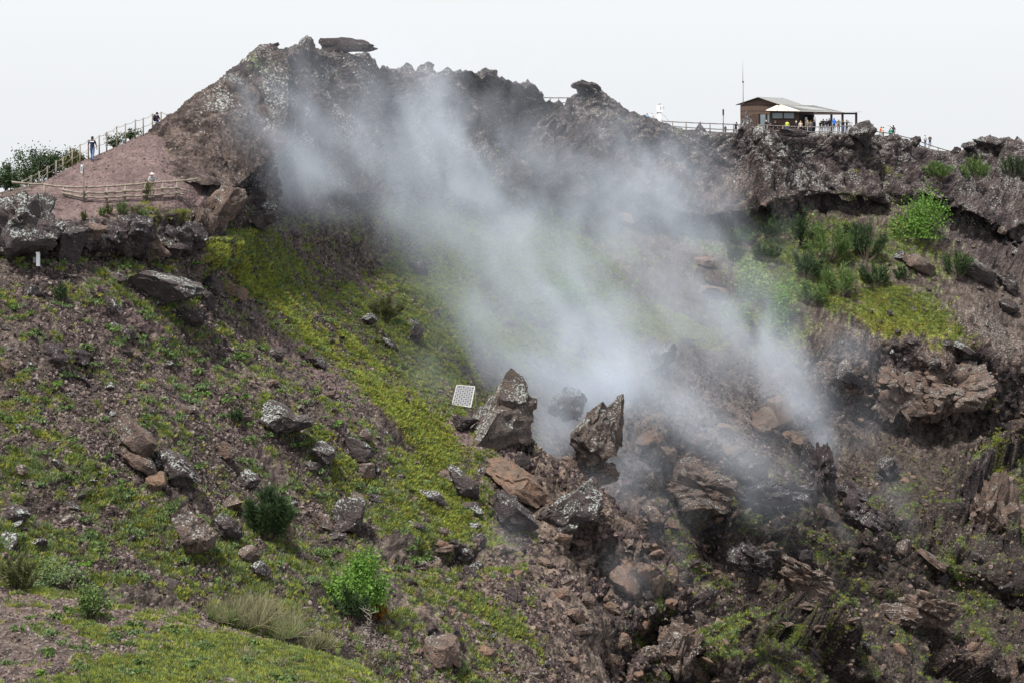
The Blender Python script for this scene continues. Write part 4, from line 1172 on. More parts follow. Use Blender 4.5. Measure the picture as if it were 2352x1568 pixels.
w_path = vis * (MK['path'] > .35) * (K_ > 11.5)
pts, nn = scatter_points(MAIN_CO, w_path + 1e-9, 2500, 3)
scatter_object('path_gravel', pts, sizes(len(pts), .03, .10), rot_any(len(pts)), gravel_protos([M_PEB1, M_PEB3, M_PEB1], 540), 'fine dark gravel strewn on the red path')
hu, hv = HK['u'], HK['v']
hvis = ((hu > -60) & (hv < 1640)).astype(float)
pts, nn = scatter_points(HLK_CO, hvis * (1.05 - np.clip(HK['gg'] + HK['my'], 0, 1)) + 1e-9, 14000, 4)
scatter_object('hillock_gravel', pts, sizes(len(pts), .018, .11), rot_any(len(pts)), gravel_protos([M_PEB1, M_PEB2, M_PEB4, M_PEB1, M_PEB3, M_PEB2], 560), 'reddish gravel covering the near hillock')

def tuft(seed, mat, n, h, w, base=.12, spread=.9):
    r = np.random.default_rng(seed); co, fa = blades(r, n, h, spread, w, 1.0, base, 1.0)
    return fast_mesh('tuft', co, fa, mat, False)
upright = lambda n: np.stack([rng.normal(0, .15, n), rng.normal(0, .15, n), rng.uniform(0, 6.28, n)], 1)
G_TUFTS = [tuft(1, L_LIME, 14, .22, .016), tuft(2, L_WEED, 14, .20, .022), tuft(3, L_WEED, 12, .22, .018), tuft(4, L_OLIVE, 12, .24, .016), tuft(5, L_MOSS, 16, .16, .022, .2)]
w_g = vis * (MK['gg'] * (1 + .8 * MK['gg'])) * np.clip(120.0 / MAIN_CO.reshape(-1, 3)[:, 1], 0, 1.4) ** 1.2 * (1 - .6 * np.clip(MK['rock'], 0, 1))
pts, nn = scatter_points(MAIN_CO, w_g + 1e-9, 85000, 5)
scatter_object('grass_cover', pts, rng.uniform(.5, 1.5, len(pts)), upright(len(pts)), G_TUFTS, 'short green grass and weeds growing over the slopes')
Y_TUFTS = [tuft(11, L_MOSS, 16, .16, .022, .22, 1.2), tuft(12, L_LIME, 16, .14, .022, .25, 1.4), tuft(13, L_OLIVE, 12, .16, .022, .2), tuft(14, L_WEED, 14, .16, .022, .2), tuft(15, L_LIME, 14, .18, .02, .2)]
w_y = vis * MK['my'] * np.clip(120.0 / MAIN_CO.reshape(-1, 3)[:, 1], 0, 1.4) ** 1.2
pts, nn = scatter_points(MAIN_CO, w_y + 1e-9, 34000, 6)
scatter_object('moss_cover', pts, rng.uniform(.6, 1.5, len(pts)), upright(len(pts)), Y_TUFTS, 'yellow moss and low herbs in streaks down the slope')
H_TUFTS = [tuft(21, L_LIME, 12, .12, .012, .10, 1.0), tuft(22, L_LIME, 12, .12, .012, .10), tuft(23, L_WEED, 12, .14, .014, .10), tuft(24, L_MOSS, 14, .10, .014, .12), tuft(25, L_OLIVE, 12, .14, .01, .1)]
pts, nn = scatter_points(HLK_CO, hvis * (np.clip(HK['gg'] + HK['my'], 0, 1) ** 1.5) + 1e-9, 26000, 7)
scatter_object('hillock_grass', pts, rng.uniform(.6, 1.5, len(pts)), upright(len(pts)), H_TUFTS, 'yellow green grass on the near hillock')
# ------------------------------------------------------------------ fences, hut, instruments
M_WOOD = plain('weathered_pole_wood', (0.215, 0.185, 0.15), 0.9, 0.35, 5)
M_WOOD_FAR = plain('grey_fence_wood', (0.17, 0.15, 0.14), 0.9, 0.35, 5)
M_ROPE = plain('grey_rope', (0.22, 0.19, 0.15), 0.95, 0.3, 9)
M_WHITE = plain('white_painted_metal', (0.80, 0.81, 0.82), 0.5, 0.06, 3)
M_OFFWHITE = plain('dull_white_plastic', (0.55, 0.56, 0.57), 0.6, 0.1, 3)
M_GREYMETAL = plain('grey_metal', (0.16, 0.16, 0.17), 0.5, 0.2, 4, 0.3)
M_BLACK = plain('black_fittings', (0.02, 0.02, 0.022), 0.6, 0.2, 4)
M_BOARD = plain('brown_hut_boards', (0.105, 0.070, 0.055), 0.85, 0.4, 3)
M_BOARD2 = plain('darker_hut_boards', (0.075, 0.050, 0.040), 0.85, 0.4, 3)
M_TIMBER = plain('dark_timber_posts', (0.060, 0.045, 0.040), 0.85, 0.3, 4)
M_ROOF = plain('grey_ribbed_roofing', (0.42, 0.43, 0.42), 0.7, 0.2, 2)
M_ROOFPALE = plain('pale_cream_roofing', (0.60, 0.56, 0.44), 0.7, 0.1, 1)
M_BATTEN = plain('dark_roof_seam', (0.06, 0.06, 0.065), 0.7, 0.2, 4)
M_INSIDE = plain('dark_interior', (0.016, 0.014, 0.014), 0.9, 0.2, 2)
_t = NT('window_glass'); _t.b.inputs['Metallic'].default_value = 0.0; _t.b.inputs['Specular IOR Level'].default_value = 0.6
M_GLASS = _t.done(_t.mix(_t.noise(_t.coord(), 1.0, 2), (0.13, 0.17, 0.19), (0.20, 0.25, 0.27)), 0.12)

def log_fence(name, posts, rails, label, rad, mat, group='log fences along the crater rim'):
    """posts: (top, foot) points; rails: lists of points"""
    root = empty(name, posts[0][1], 0, label, 'fence', group)
    o0 = Vector(posts[0][1])
    for top, foot in posts:
        d = (Vector(top) - Vector(foot)).normalized()
        MB().bar(Vector(foot) - o0 - d * 0.5, Vector(top) - o0, rad * 1.15, 8, rad).build('post', mat, root, True)
    for a, b in rails:
        a, b = Vector(a) - o0, Vector(b) - o0
        mid = (a + b) / 2 - Vector((0, 0, 0.03))
        MB().bar(a, mid, rad * .95, 8, rad * .85).bar(mid, b, rad * .85, 8, rad * .75).build('rail', mat, root, True)
    return root

def posts_on_ground(L, trees=None, dy=0.0):
    """(u, v top, v foot) -> world points, standing on the ground seen at the foot"""
    out = []
    for u, vt, vb in L:
        g = hit(u, vb, trees)[0]
        out.append((P(u, vt, g.y + dy), P(u, vb, g.y + dy)))
    return out

# log fence at the near edge of the red path
LF = [(102,424,448),(147,429,452),(196,430,464),(245,428,466),(287,425,463),(333,421,462),(373,418,460),(405,416,456)]
lp = posts_on_ground(LF, (BV_MAIN,))
rl = []
front = Vector((0, -0.14, 0))
tops = [P(30, 419, lp[0][0].y - .5)] + [a for a, b in lp] + [P(452, 411, lp[-1][0].y + 1.0)]
for i in range(0, len(tops) - 1):
    rl.append((tops[i] + front * .1 - (tops[i + 1] - tops[i]) * .04, tops[i + 1] + front * .1 + (tops[i + 1] - tops[i]) * .04))
for fr in (0.38, 0.68):
    pts_ = [a.lerp(b, fr) for a, b in lp] + [P(424, 436 if fr < .5 else 446, lp[-1][0].y + .3)]
    for i in range(1, len(pts_) - 1):
        d = pts_[i + 1] - pts_[i]
        rl.append((pts_[i] + front - d * .10 + Vector((0, 0, .05)), pts_[i + 1] + front + d * .10 + Vector((0, 0, -.03))))
log_fence('log_fence', lp, rl, 'long log fence with three rails at the near edge of the red path', 0.08, M_WOOD)

# rope fence at the far edge of the path
RF = [(51,414,428),(72,403,423),(90,394,419),(109,382,410),(129,369,401),(145,361,391),(166,344,380),(184,331,373),(203,321,363),(228,311,354),(245,303,346),(268,290,335),(288,284,327),(311,275,317),(329,271,309),(350,261,300),(370,257,296)]
root = None; prev = None
for (u, vt, vb) in RF:
    g = hit(u, vb + 3, (BV_MAIN,)); y = g[0].y if g else 131 + (u - 51) * .04
    a, b = P(u, vt, y), P(u, vb, y)
    if root is None:
        root = empty('rope_fence', b, 0, 'post and rope fence climbing the far edge of the red path', 'fence'); o0 = Vector(b)
    MB().bar(b - o0 - Vector((0, 0, .5)), a - o0, 0.055, 7, 0.048).build('post', M_WOOD, root, True)
    if prev:
        for fr in (0.04, 0.52):
            p0, p1 = prev[0].lerp(prev[1], fr), a.lerp(b, fr)
            m = MB(); L = [p0.lerp(p1, t / 6) - Vector((0, 0, .10 * math.sin(math.pi * t / 6))) - o0 for t in range(7)]
            for i in range(6): m.bar(L[i], L[i + 1], 0.019, 5, cap=False)
            m.build('rope', M_ROPE, root, True)
    prev = (a, b)
m = MB()
for fr, vv in ((0.04, 262), (0.5, 282)):
    p0, p1 = prev[0].lerp(prev[1], fr), P(392, 268 if fr < .1 else 280, 144)
    MB().bar(p0 - o0, p1 - o0, 0.019, 5).build('rope', M_ROPE, root, True)

# marker post with a white box by the log fence
g = hit(194, 464, (BV_MAIN,))[0]
root = empty('marker_post', g, 0, 'tall thin post carrying a white box beside the log fence', 'post')
MB().bar((0, -.22, -.4), (0, -.22, (464 - 376) / F * g.y), 0.05, 8, 0.045).build('pole', M_WOOD_FAR, root, True)
z0, z1 = (464 - 397) / F * g.y, (464 - 379) / F * g.y
MB().box((-.17, -.36, z0), (-.055, -.2, z1)).build('box', M_WHITE, root)
MB().box((-.145, -.375, z0 + .08), (-.08, -.361, z0 + .42)).build('plate', M_GREYMETAL, root)

# white housing under the lava outcrop
g = hit(86, 606)[0]; s = g.y / F
root = empty('white_housing', P(86, 604, g.y - .6), 0, 'small white instrument housing at the foot of the lava outcrop', 'box')
MB().box((-2 * s, -.1, -.2), (5 * s, .12, 22 * s)).build('cabinet', M_WHITE, root)
MB().box((-9.5 * s, -.06, 0), (-2.4 * s, .1, 13 * s)).build('side_case', M_GREYMETAL, root)
MB().box((-2.6 * s, -.14, 22 * s + .003), (4 * s, .14, 25 * s)).build('cap', M_WHITE, root)

# rim fences on the skyline
def rim_fence(name, posts, yy, label, rails=2, ext=0.0, rad=0.075):
    L = []
    for u, vt, vb in posts:
        y = np.interp(u, [a[0] for a in yy], [a[1] for a in yy])
        L.append((P(u, vt, y), P(u, vb, y)))
    rr = []
    for fr in ((0.0, 0.55, 0.86)[:rails]):
        for i in range(len(L) - 1):
            p0, p1 = L[i][0].lerp(L[i][1], fr), L[i + 1][0].lerp(L[i + 1][1], fr); d = p1 - p0
            e = .06 if fr == 0 else .14
            rr.append((p0 - d * e + front * (0.0 if fr == 0 else 1), p1 + d * e + front * (0.0 if fr == 0 else 1)))
    return log_fence(name, L, rr, label, rad, M_WOOD_FAR)
rim_fence('rim_fence', [(1244,224,246),(1264,225,246),(1283,225,246),(1307,225,245),(1320,226,245)], [(1244,236),(1320,237)], 'short log fence in the notch of the rim', 2)
rim_fence('rim_fence', [(1522,278.5,297),(1545,280,299),(1576,281.5,302),(1605,283,304),(1631,284,306),(1661,285,308),(1685,286,309),(1704,287,309)], [(1522,243.5),(1704,247)], 'log fence between the white mast and the hut', 3)
rim_fence('rim_fence', [(1742,287,306),(1762,288,308),(1798,290,310),(1833,291.5,311),(1855,292,312),(1882,292,312),(1907,291.5,312),(1925,291,314),(1942,290,315),(1956,289,315)], [(1742,247.5),(1956,250)], 'log fence lined with people in front of the hut', 3)
rim_fence('rim_fence', [(2004,301,320),(2026,304,322),(2048,307,324),(2070,313,330),(2091,318,334),(2112,325,342),(2134,333,350),(2155,340,356),(2180,347,362)], [(2004,253),(2180,263)], 'log fence sloping down from the hut to the last mound', 3)

# sign post beside the fence, near the hut
root = empty('sign_post', P(1661, 308, 246.3), 0, 'tall post with a small upright sign on the rim fence', 'sign')
s = 246.3 / F
MB().bar((0, -.2, -.4), (0, -.2, 56 * s), 0.07, 7, 0.06).build('post', M_WOOD_FAR, root, True)
MB().box((-2.3 * s, -.34, 43 * s), (1.6 * s, -.28, 56.5 * s)).build('panel', M_TIMBER, root)

# white monitoring mast
s = 241.5 / F
root = empty('monitoring_mast', P(1514, 286, 241.5), 0, 'white monitoring instrument on a thick white pillar', 'instrument')
MB().bar((0, 0, -.8), (0, 0, 28 * s), 5 * s, 14).build('pillar', M_WHITE, root, True)
cab = MB().box((-6.5 * s, -.34, 28 * s + .003), (6.5 * s, .34, 43 * s)).build('cabinet', M_WHITE, root)
MB().box((2.2 * s, -.352, 33 * s), (4.2 * s, -.343, 36 * s)).build('dial', M_BLACK, cab)
MB().box((2.0 * s, -.352, 38 * s), (4.4 * s, -.343, 40 * s)).build('dial', M_BLACK, cab)
MB().bar((0, 0, 43 * s), (0, 0, 46 * s), .12, 8).build('neck', M_OFFWHITE, root, True)
MB().bar((0, 0, 45.5 * s), (0, 0, 49 * s), .14, 12, .27).build('dish', M_OFFWHITE, root, True)
MB().bar((6.5 * s, 0, 37 * s), (11 * s, 0, 38 * s), .025, 5).bar((11 * s, 0, 34 * s), (11 * s, 0, 42 * s), .02, 5).build('antenna', M_GREYMETAL, root, True)
MB().bar((6 * s, 0, 26 * s), (27 * s, 0, 2 * s), .012, 4).build('guy_wire', M_BLACK, root)

# radio mast behind the hut
root = empty('radio_mast', P(1707, 300, 262), 0, 'thin radio mast rising behind the hut', 'mast')
s = 262 / F
MB().bar((0, 0, -.5), (0, 0, 113 * s), .07, 7, .06).build('pole', M_GREYMETAL, root, True)
MB().bar((-.05, 0, 112 * s), (-.05, 0, 160 * s), .035, 6, .015).build('whip_antenna', M_GREYMETAL, root, True)
MB().box((-.12, -.08, 110 * s), (.09, .08, 113 * s)).build('clamp', M_BLACK, root)

# solar panel leaning on the slope
g = hit(1062, 934)[0]; s = g.y / F
root = empty('solar_panel', P(1060, 930, g.y - .35), 0, 'white gridded solar panel propped on the slope beside the pointed boulder', 'solar panel')
def sp(x, z, off=0.0):                       # point on the leaning panel: x, z in photograph units
    return Vector(((x + z * 0.20) * s, z * s * 0.75 + off, z * s))
W2, Hh = 22, 42
fr = MB()
def strip(m, a, b, r): m.bar(a, b, r, 4)
for (a, b) in (((-W2, 2), (W2, -4)), ((-W2 + 2, Hh), (W2, Hh - 3)), ((-W2, 2), (-W2 + 2, Hh)), ((W2, -4), (W2, Hh - 3))): strip(fr, sp(*a), sp(*b), .03)
fr.build('frame', M_OFFWHITE, root)
for c in range(2):
    for r_ in range(10):
        for q in range(4):
            x0 = -W2 + 1.2 + (c * 4 + q) * 5.25; x1 = x0 + 3.9; z0 = 2.2 + r_ * 3.95; z1 = z0 + 2.5
            dz = lambda x: -4 * (x + W2) / (2 * W2)
            co = [sp(x0, z0 + dz(x0)), sp(x1, z0 + dz(x1)), sp(x1, z1 + dz(x1)), sp(x0, z1 + dz(x0))]
            if c == 0 and q == 0: rowm = MB()
            b_ = [p + Vector((0, .02, 0)) for p in co]
            MB().add(co + b_, [(0,1,2,3),(7,6,5,4),(0,4,5,1),(1,5,6,2),(2,6,7,3),(3,7,4,0)]).build('cell', M_GREYMETAL if (r_ + q) % 2 else M_BATTEN, root)
MB().add([sp(-W2, 2, .045), sp(W2, -4, .045), sp(W2, Hh - 3, .045), sp(-W2 + 2, Hh, .045), sp(-W2, 2, .08), sp(W2, -4, .08), sp(W2, Hh - 3, .08), sp(-W2 + 2, Hh, .08)], [(0,1,2,3),(7,6,5,4),(0,4,5,1),(1,5,6,2),(2,6,7,3),(3,7,4,0)]).build('backing', plain('grey_panel_back', (0.33, 0.34, 0.35), 0.5), root)
MB().bar(sp(W2, Hh - 4), (W2 * s + .35, 1.4, -.3), .035, 5).build('prop', M_OFFWHITE, root)

# ---- the hut
def prism(name, pts, depth, mat, parent):
    """a flat polygon given thickness along vector depth"""
    n = len(pts); d = Vector(depth); vs = [Vector(p) for p in pts] + [Vector(p) + d for p in pts]
    fs = [tuple(range(n)), tuple(range(2 * n - 1, n - 1, -1))] + [(i, n + i, n + (i + 1) % n, (i + 1) % n) for i in range(n)]
    return MB().add(vs, fs).build(name, mat, parent)

HUT = empty('wooden_hut', P(1740, 308, 256), 0, 'brown wooden hut with low pitched roof and open canopy on the rim', 'hut')
H0 = Vector(HUT.location)
def hp(u, v, y): return P(u, v, y) - H0
ax = Vector((0.5, 0.866, 0)) * 8.6                       # long axis of the hut
yl, yr = 257.5, 254.5                                   # left and right corner of the gable end
A, B = hp(1700.5, 312, yl), hp(1788, 312, yr)           # foot corners
A1, B1 = hp(1700.5, 242, yl), hp(1788, 241.5, yr)       # eaves
Rg = hp(1744, 226.5, 256)                               # ridge
# boards of the gable end, one by one
out = Vector((-0.5, -0.866, 0)).normalized()
zb, ze, zr = A.z, A1.z, Rg.z
nb = 19
for i in range(nb):
    z0 = zb + (zr - zb) * i / nb; z1 = z0 + (zr - zb) / nb - 0.018
    def xr(z):
        if z <= ze: return 0.0, 1.0
        t = min(1, (z - ze) / (zr - ze)); return 0.5 * t, 1 - 0.5 * t
    (l0, r0), (l1, r1) = xr(z0), xr(z1)
    prd = 0.03 if z0 > zb + (ze - zb) * .62 else 0.0
    pt = lambda f, z: Vector((A.x + (B.x - A.x) * f, A.y + (B.y - A.y) * f, z)) + out * prd
    prism('plank', [pt(l0, z0), pt(r0, z0), pt(r1, z1), pt(l1, z1)], -out * 0.05, M_BOARD if (i * 7) % 3 else M_BOARD2, HUT)
prism('gable_backing', [A - out * .06, B - out * .06, B1 - out * .06, Rg - out * .06 - Vector((0, 0, .05)), A1 - out * .06], -out * .12, M_BOARD2, HUT)
prism('side_wall', [B - out * .2, B + ax, B1 + ax, B1 - out * .2], Vector((-.1, .06, 0)), M_BOARD, HUT)
prism('side_wall', [A - out * .2, A + ax, A1 + ax, A1 - out * .2], Vector((.1, -.06, 0)), M_BOARD, HUT)
prism('end_wall', [A + ax, B + ax, B1 + ax, Rg + ax, A1 + ax], out * .1, M_BOARD, HUT)
wdir = (B - A); wdir.z = 0; wdir.normalize()
ov = out * 0.45
up = Vector((0, 0, 0.10))
eL, eR = hp(1691.5, 243.5, 257.9), hp(1789.5, 242.5, 254.3)
rp = prism('roof_plane', [Rg + ov + up, eR + ov * .3 + up, eR + ax + up, Rg + ax + up], (0, 0, .09), M_ROOF, HUT)
prism('roof_plane', [Rg + ov + up, eL + ov * .3 + up, eL + ax + up, Rg + ax + up], (0, 0, .09), M_ROOF, HUT)
for i in range(9):                                       # roofing seams run along the slope
    f = (i + .5) / 9; a = (Rg + ov + up).lerp(eR + ov * .3 + up, f) + Vector((0, 0, .10)); b = (Rg + ax + up).lerp(eR + ax + up, f) + Vector((0, 0, .10))
    MB().bar(a, b, .028, 4).build('roof_seam', M_BATTEN, rp)
MB().bar(Rg + ov * 1.05 + up, eL + ov * .35 + up, .06, 5).build('barge_board', M_TIMBER, HUT)
MB().bar(Rg + ov * 1.05 + up, eR + ov * .35 + up, .06, 5).build('barge_board', M_TIMBER, HUT)
# door and shutters in the gable end
def on_gable(u, v):
    f = (u - 1700.5) / (1788 - 1700.5); y = yl + (yr - yl) * f
    return hp(u, v, y) + out * 0.06
dr = prism('door', [on_gable(1747, 306), on_gable(1758.5, 306), on_gable(1758.5, 264), on_gable(1747, 264)], -out * .04, M_GLASS, HUT)
prism('door_frame', [on_gable(1742.5, 308), on_gable(1746.6, 308), on_gable(1746.6, 262), on_gable(1742.5, 262)], -out * .05, M_INSIDE, HUT)
prism('door_frame', [on_gable(1758.9, 308), on_gable(1762.5, 308), on_gable(1762.5, 262), on_gable(1758.9, 262)], -out * .05, M_INSIDE, HUT)
for u0 in (1727, 1732.5, 1738):
    prism('shutter', [on_gable(u0, 300), on_gable(u0 + 4.6, 300), on_gable(u0 + 4.6, 263), on_gable(u0, 263)], -out * .03, M_BOARD2, HUT)
prism('window', [on_gable(1763.5, 283), on_gable(1767, 283), on_gable(1767, 265), on_gable(1763.5, 265)], -out * .03, M_GLASS, HUT)
# the lower bay with two windows, in front of the right half
yb = 252.5
def bp(u, v, dy=0.0): return hp(u, v, yb + dy)
nbb = 9
for i in range(nbb):
    v0 = 312 - i * 3.0; v1 = v0 - 2.7
    prism('plank', [bp(1768, v0), bp(1832, v0), bp(1832, v1), bp(1768, v1)], (0, .05, 0), M_BOARD if i % 2 else M_BOARD2, HUT)
prism('bay_backing', [bp(1768, 312, .06), bp(1832, 312, .06), bp(1832, 256, .06), bp(1768, 256, .06)], (0, .12, 0), M_BOARD2, HUT)
for u0 in (1774, 1800.5):
    w = prism('window', [bp(u0, 272.5, -.01), bp(u0 + 23.5, 272.5, -.01), bp(u0 + 23.5, 260, -.01), bp(u0, 260, -.01)], (0, .06, 0), M_GLASS, HUT)
    m = MB()
    for a, b in (((u0 - 1, 273.3), (u0 + 24.5, 273.3)), ((u0 - 1, 259.3), (u0 + 24.5, 259.3)), ((u0 - .8, 273.5), (u0 - .8, 259)), ((u0 + 24.3, 273.5), (u0 + 24.3, 259))):
        m.bar(bp(*a, -.04), bp(*b, -.04), .05, 4)
    m.build('frame', M_TIMBER, w)
prism('bay_side', [bp(1832, 312, .2), bp(1832, 312, 5), bp(1832, 256, 5), bp(1832, 256, .2)], (-.12, 0, 0), M_BOARD2, HUT)
prism('bay_side', [bp(1768, 312, .2), bp(1768, 312, 3), bp(1768, 256, 3), bp(1768, 256, .2)], (.12, 0, 0), M_BOARD2, HUT)
# canopy: pale hip facing the viewer, ribbed slope to the right
c0, c1 = bp(1759, 255, -.8), bp(1838, 256.5, -.8)
t0 = bp(1788, 241.5, 2.2); t1 = bp(1866, 243.5, 7.0)
e1 = bp(1935, 259, 4.2)
hipp = prism('canopy_panel', [c0, c1, t0 + Vector((.25, 0, 0)), t0], (0, .05, .07), M_ROOFPALE, HUT)
for f in (.33, .66): MB().bar(c0.lerp(c1, f) + Vector((0, 0, .08)), t0 + Vector((.15, 0, .09)), .03, 4).build('panel_seam', M_BATTEN, hipp)
rib = prism('canopy_roof', [c1, e1, t1, t0 + Vector((.25, 0, 0))], (0, .05, .07), M_ROOF, HUT)
for i in range(12):
    f = (i + .6) / 12.6; a = c1.lerp(t0 + Vector((.25, 0, 0)), f); b = e1.lerp(t1, f)
    MB().bar(a + Vector((0, 0, .08)), b + Vector((0, 0, .08)), .03, 4).build('roof_seam', M_BATTEN, rib)
MB().bar(c0 - Vector((0, 0, .04)), c1 - Vector((0, 0, .04)), .075, 5).build('fascia', M_TIMBER, HUT)
MB().bar(c1 - Vector((0, 0, .04)), e1 - Vector((0, 0, .04)), .075, 5).build('fascia', M_TIMBER, HUT)
# open frame under the canopy
for u, v, y in ((1833, 256, 252.6), (1868, 259, 255), (1910, 258.5, 253.5), (1935.5, 259, 255.5), (1967, 260, 254.5)):
    MB().box(hp(u - 2.4, 314, y), hp(u + 2.4, v - 1, y) + Vector((0, .26, 0))).build('post', M_TIMBER, HUT)
MB().box(hp(1838, 264, 253.2), hp(1936, 259.5, 253.2) + Vector((0, .2, 0))).build('beam', M_TIMBER, HUT)
MB().box(hp(1930, 263.5, 254.3), hp(1969, 259.5, 254.3) + Vector((0, .2, 0))).build('beam', M_TIMBER, HUT)
prism('canopy_roof', [hp(1932, 259, 253), hp(1979, 258.2, 254.6), hp(1979, 258.0, 257), hp(1932, 258.5, 257)], (0, 0, .07), M_ROOF, HUT)
prism('back_wall', [hp(1834, 312, 258), hp(1866, 312, 259), hp(1866, 258, 259), hp(1834, 258, 258)], (0, .15, 0), M_INSIDE, HUT)
MB().box(hp(1836, 300, 255.5), hp(1866, 291, 255.5) + Vector((0, .7, 0))).build('counter', M_BOARD2, HUT)
# picture-card racks standing under the canopy
M_CARD = NT('picture_cards'); M_CARD = M_CARD.done(M_CARD.mix(M_CARD.noise(M_CARD.coord(), 7.0, 1, out='Fac'), (0.08, 0.10, 0.16), (0.75, 0.70, 0.62)), 0.5)
for u, lb in ((1851.5, 'slim card rack inside the dark opening of the hut'), (1871.5, 'slim card rack by the first canopy post')):
    q = empty('card_rack', P(u, 312, 252.9), 0, lb, 'rack')
    MB().bar((0, 0, -.1), (0, 0, 2.5), .03, 5).build('pole', M_GREYMETAL, q, True)
    for k in range(7): MB().box((-.15, -.06, .85 + k * .23), (.15, .05, 1.04 + k * .23)).build('card_tray', M_CARD, q)
q = empty('card_rack', P(1952, 314, 252.0), 0, 'white wire rack of cards at the open end of the canopy', 'rack')
MB().bar((0, 0, -.1), (0, 0, 1.95), .03, 5).build('pole', M_GREYMETAL, q, True)
for k in range(5): MB().box((-.34, -.12, .7 + k * .25), (.34, .08, .86 + k * .25)).build('card_tray', M_OFFWHITE if k % 2 else M_CARD, q)
# ------------------------------------------------------------------ people
M_SKIN = plain('skin', (0.42, 0.25, 0.18), 0.6, 0.12, 5)
_mats = {}
def cloth(col):
    k = tuple(col)
    if k not in _mats: _mats[k] = plain('cloth_%d' % len(_mats), col, 0.9, 0.18, 6)
    return _mats[k]
def stripes(a, b):
    t = NT('striped_cloth'); x = t.new('ShaderNodeSeparateXYZ'); t.put(x.inputs[0], t.coord())
    w = t.math('FRACT', t.math('MULTIPLY', x.outputs[2], 11.0)); return t.done(t.mix(t.math('GREATER_THAN', w, 0.5), a, b), 0.9)

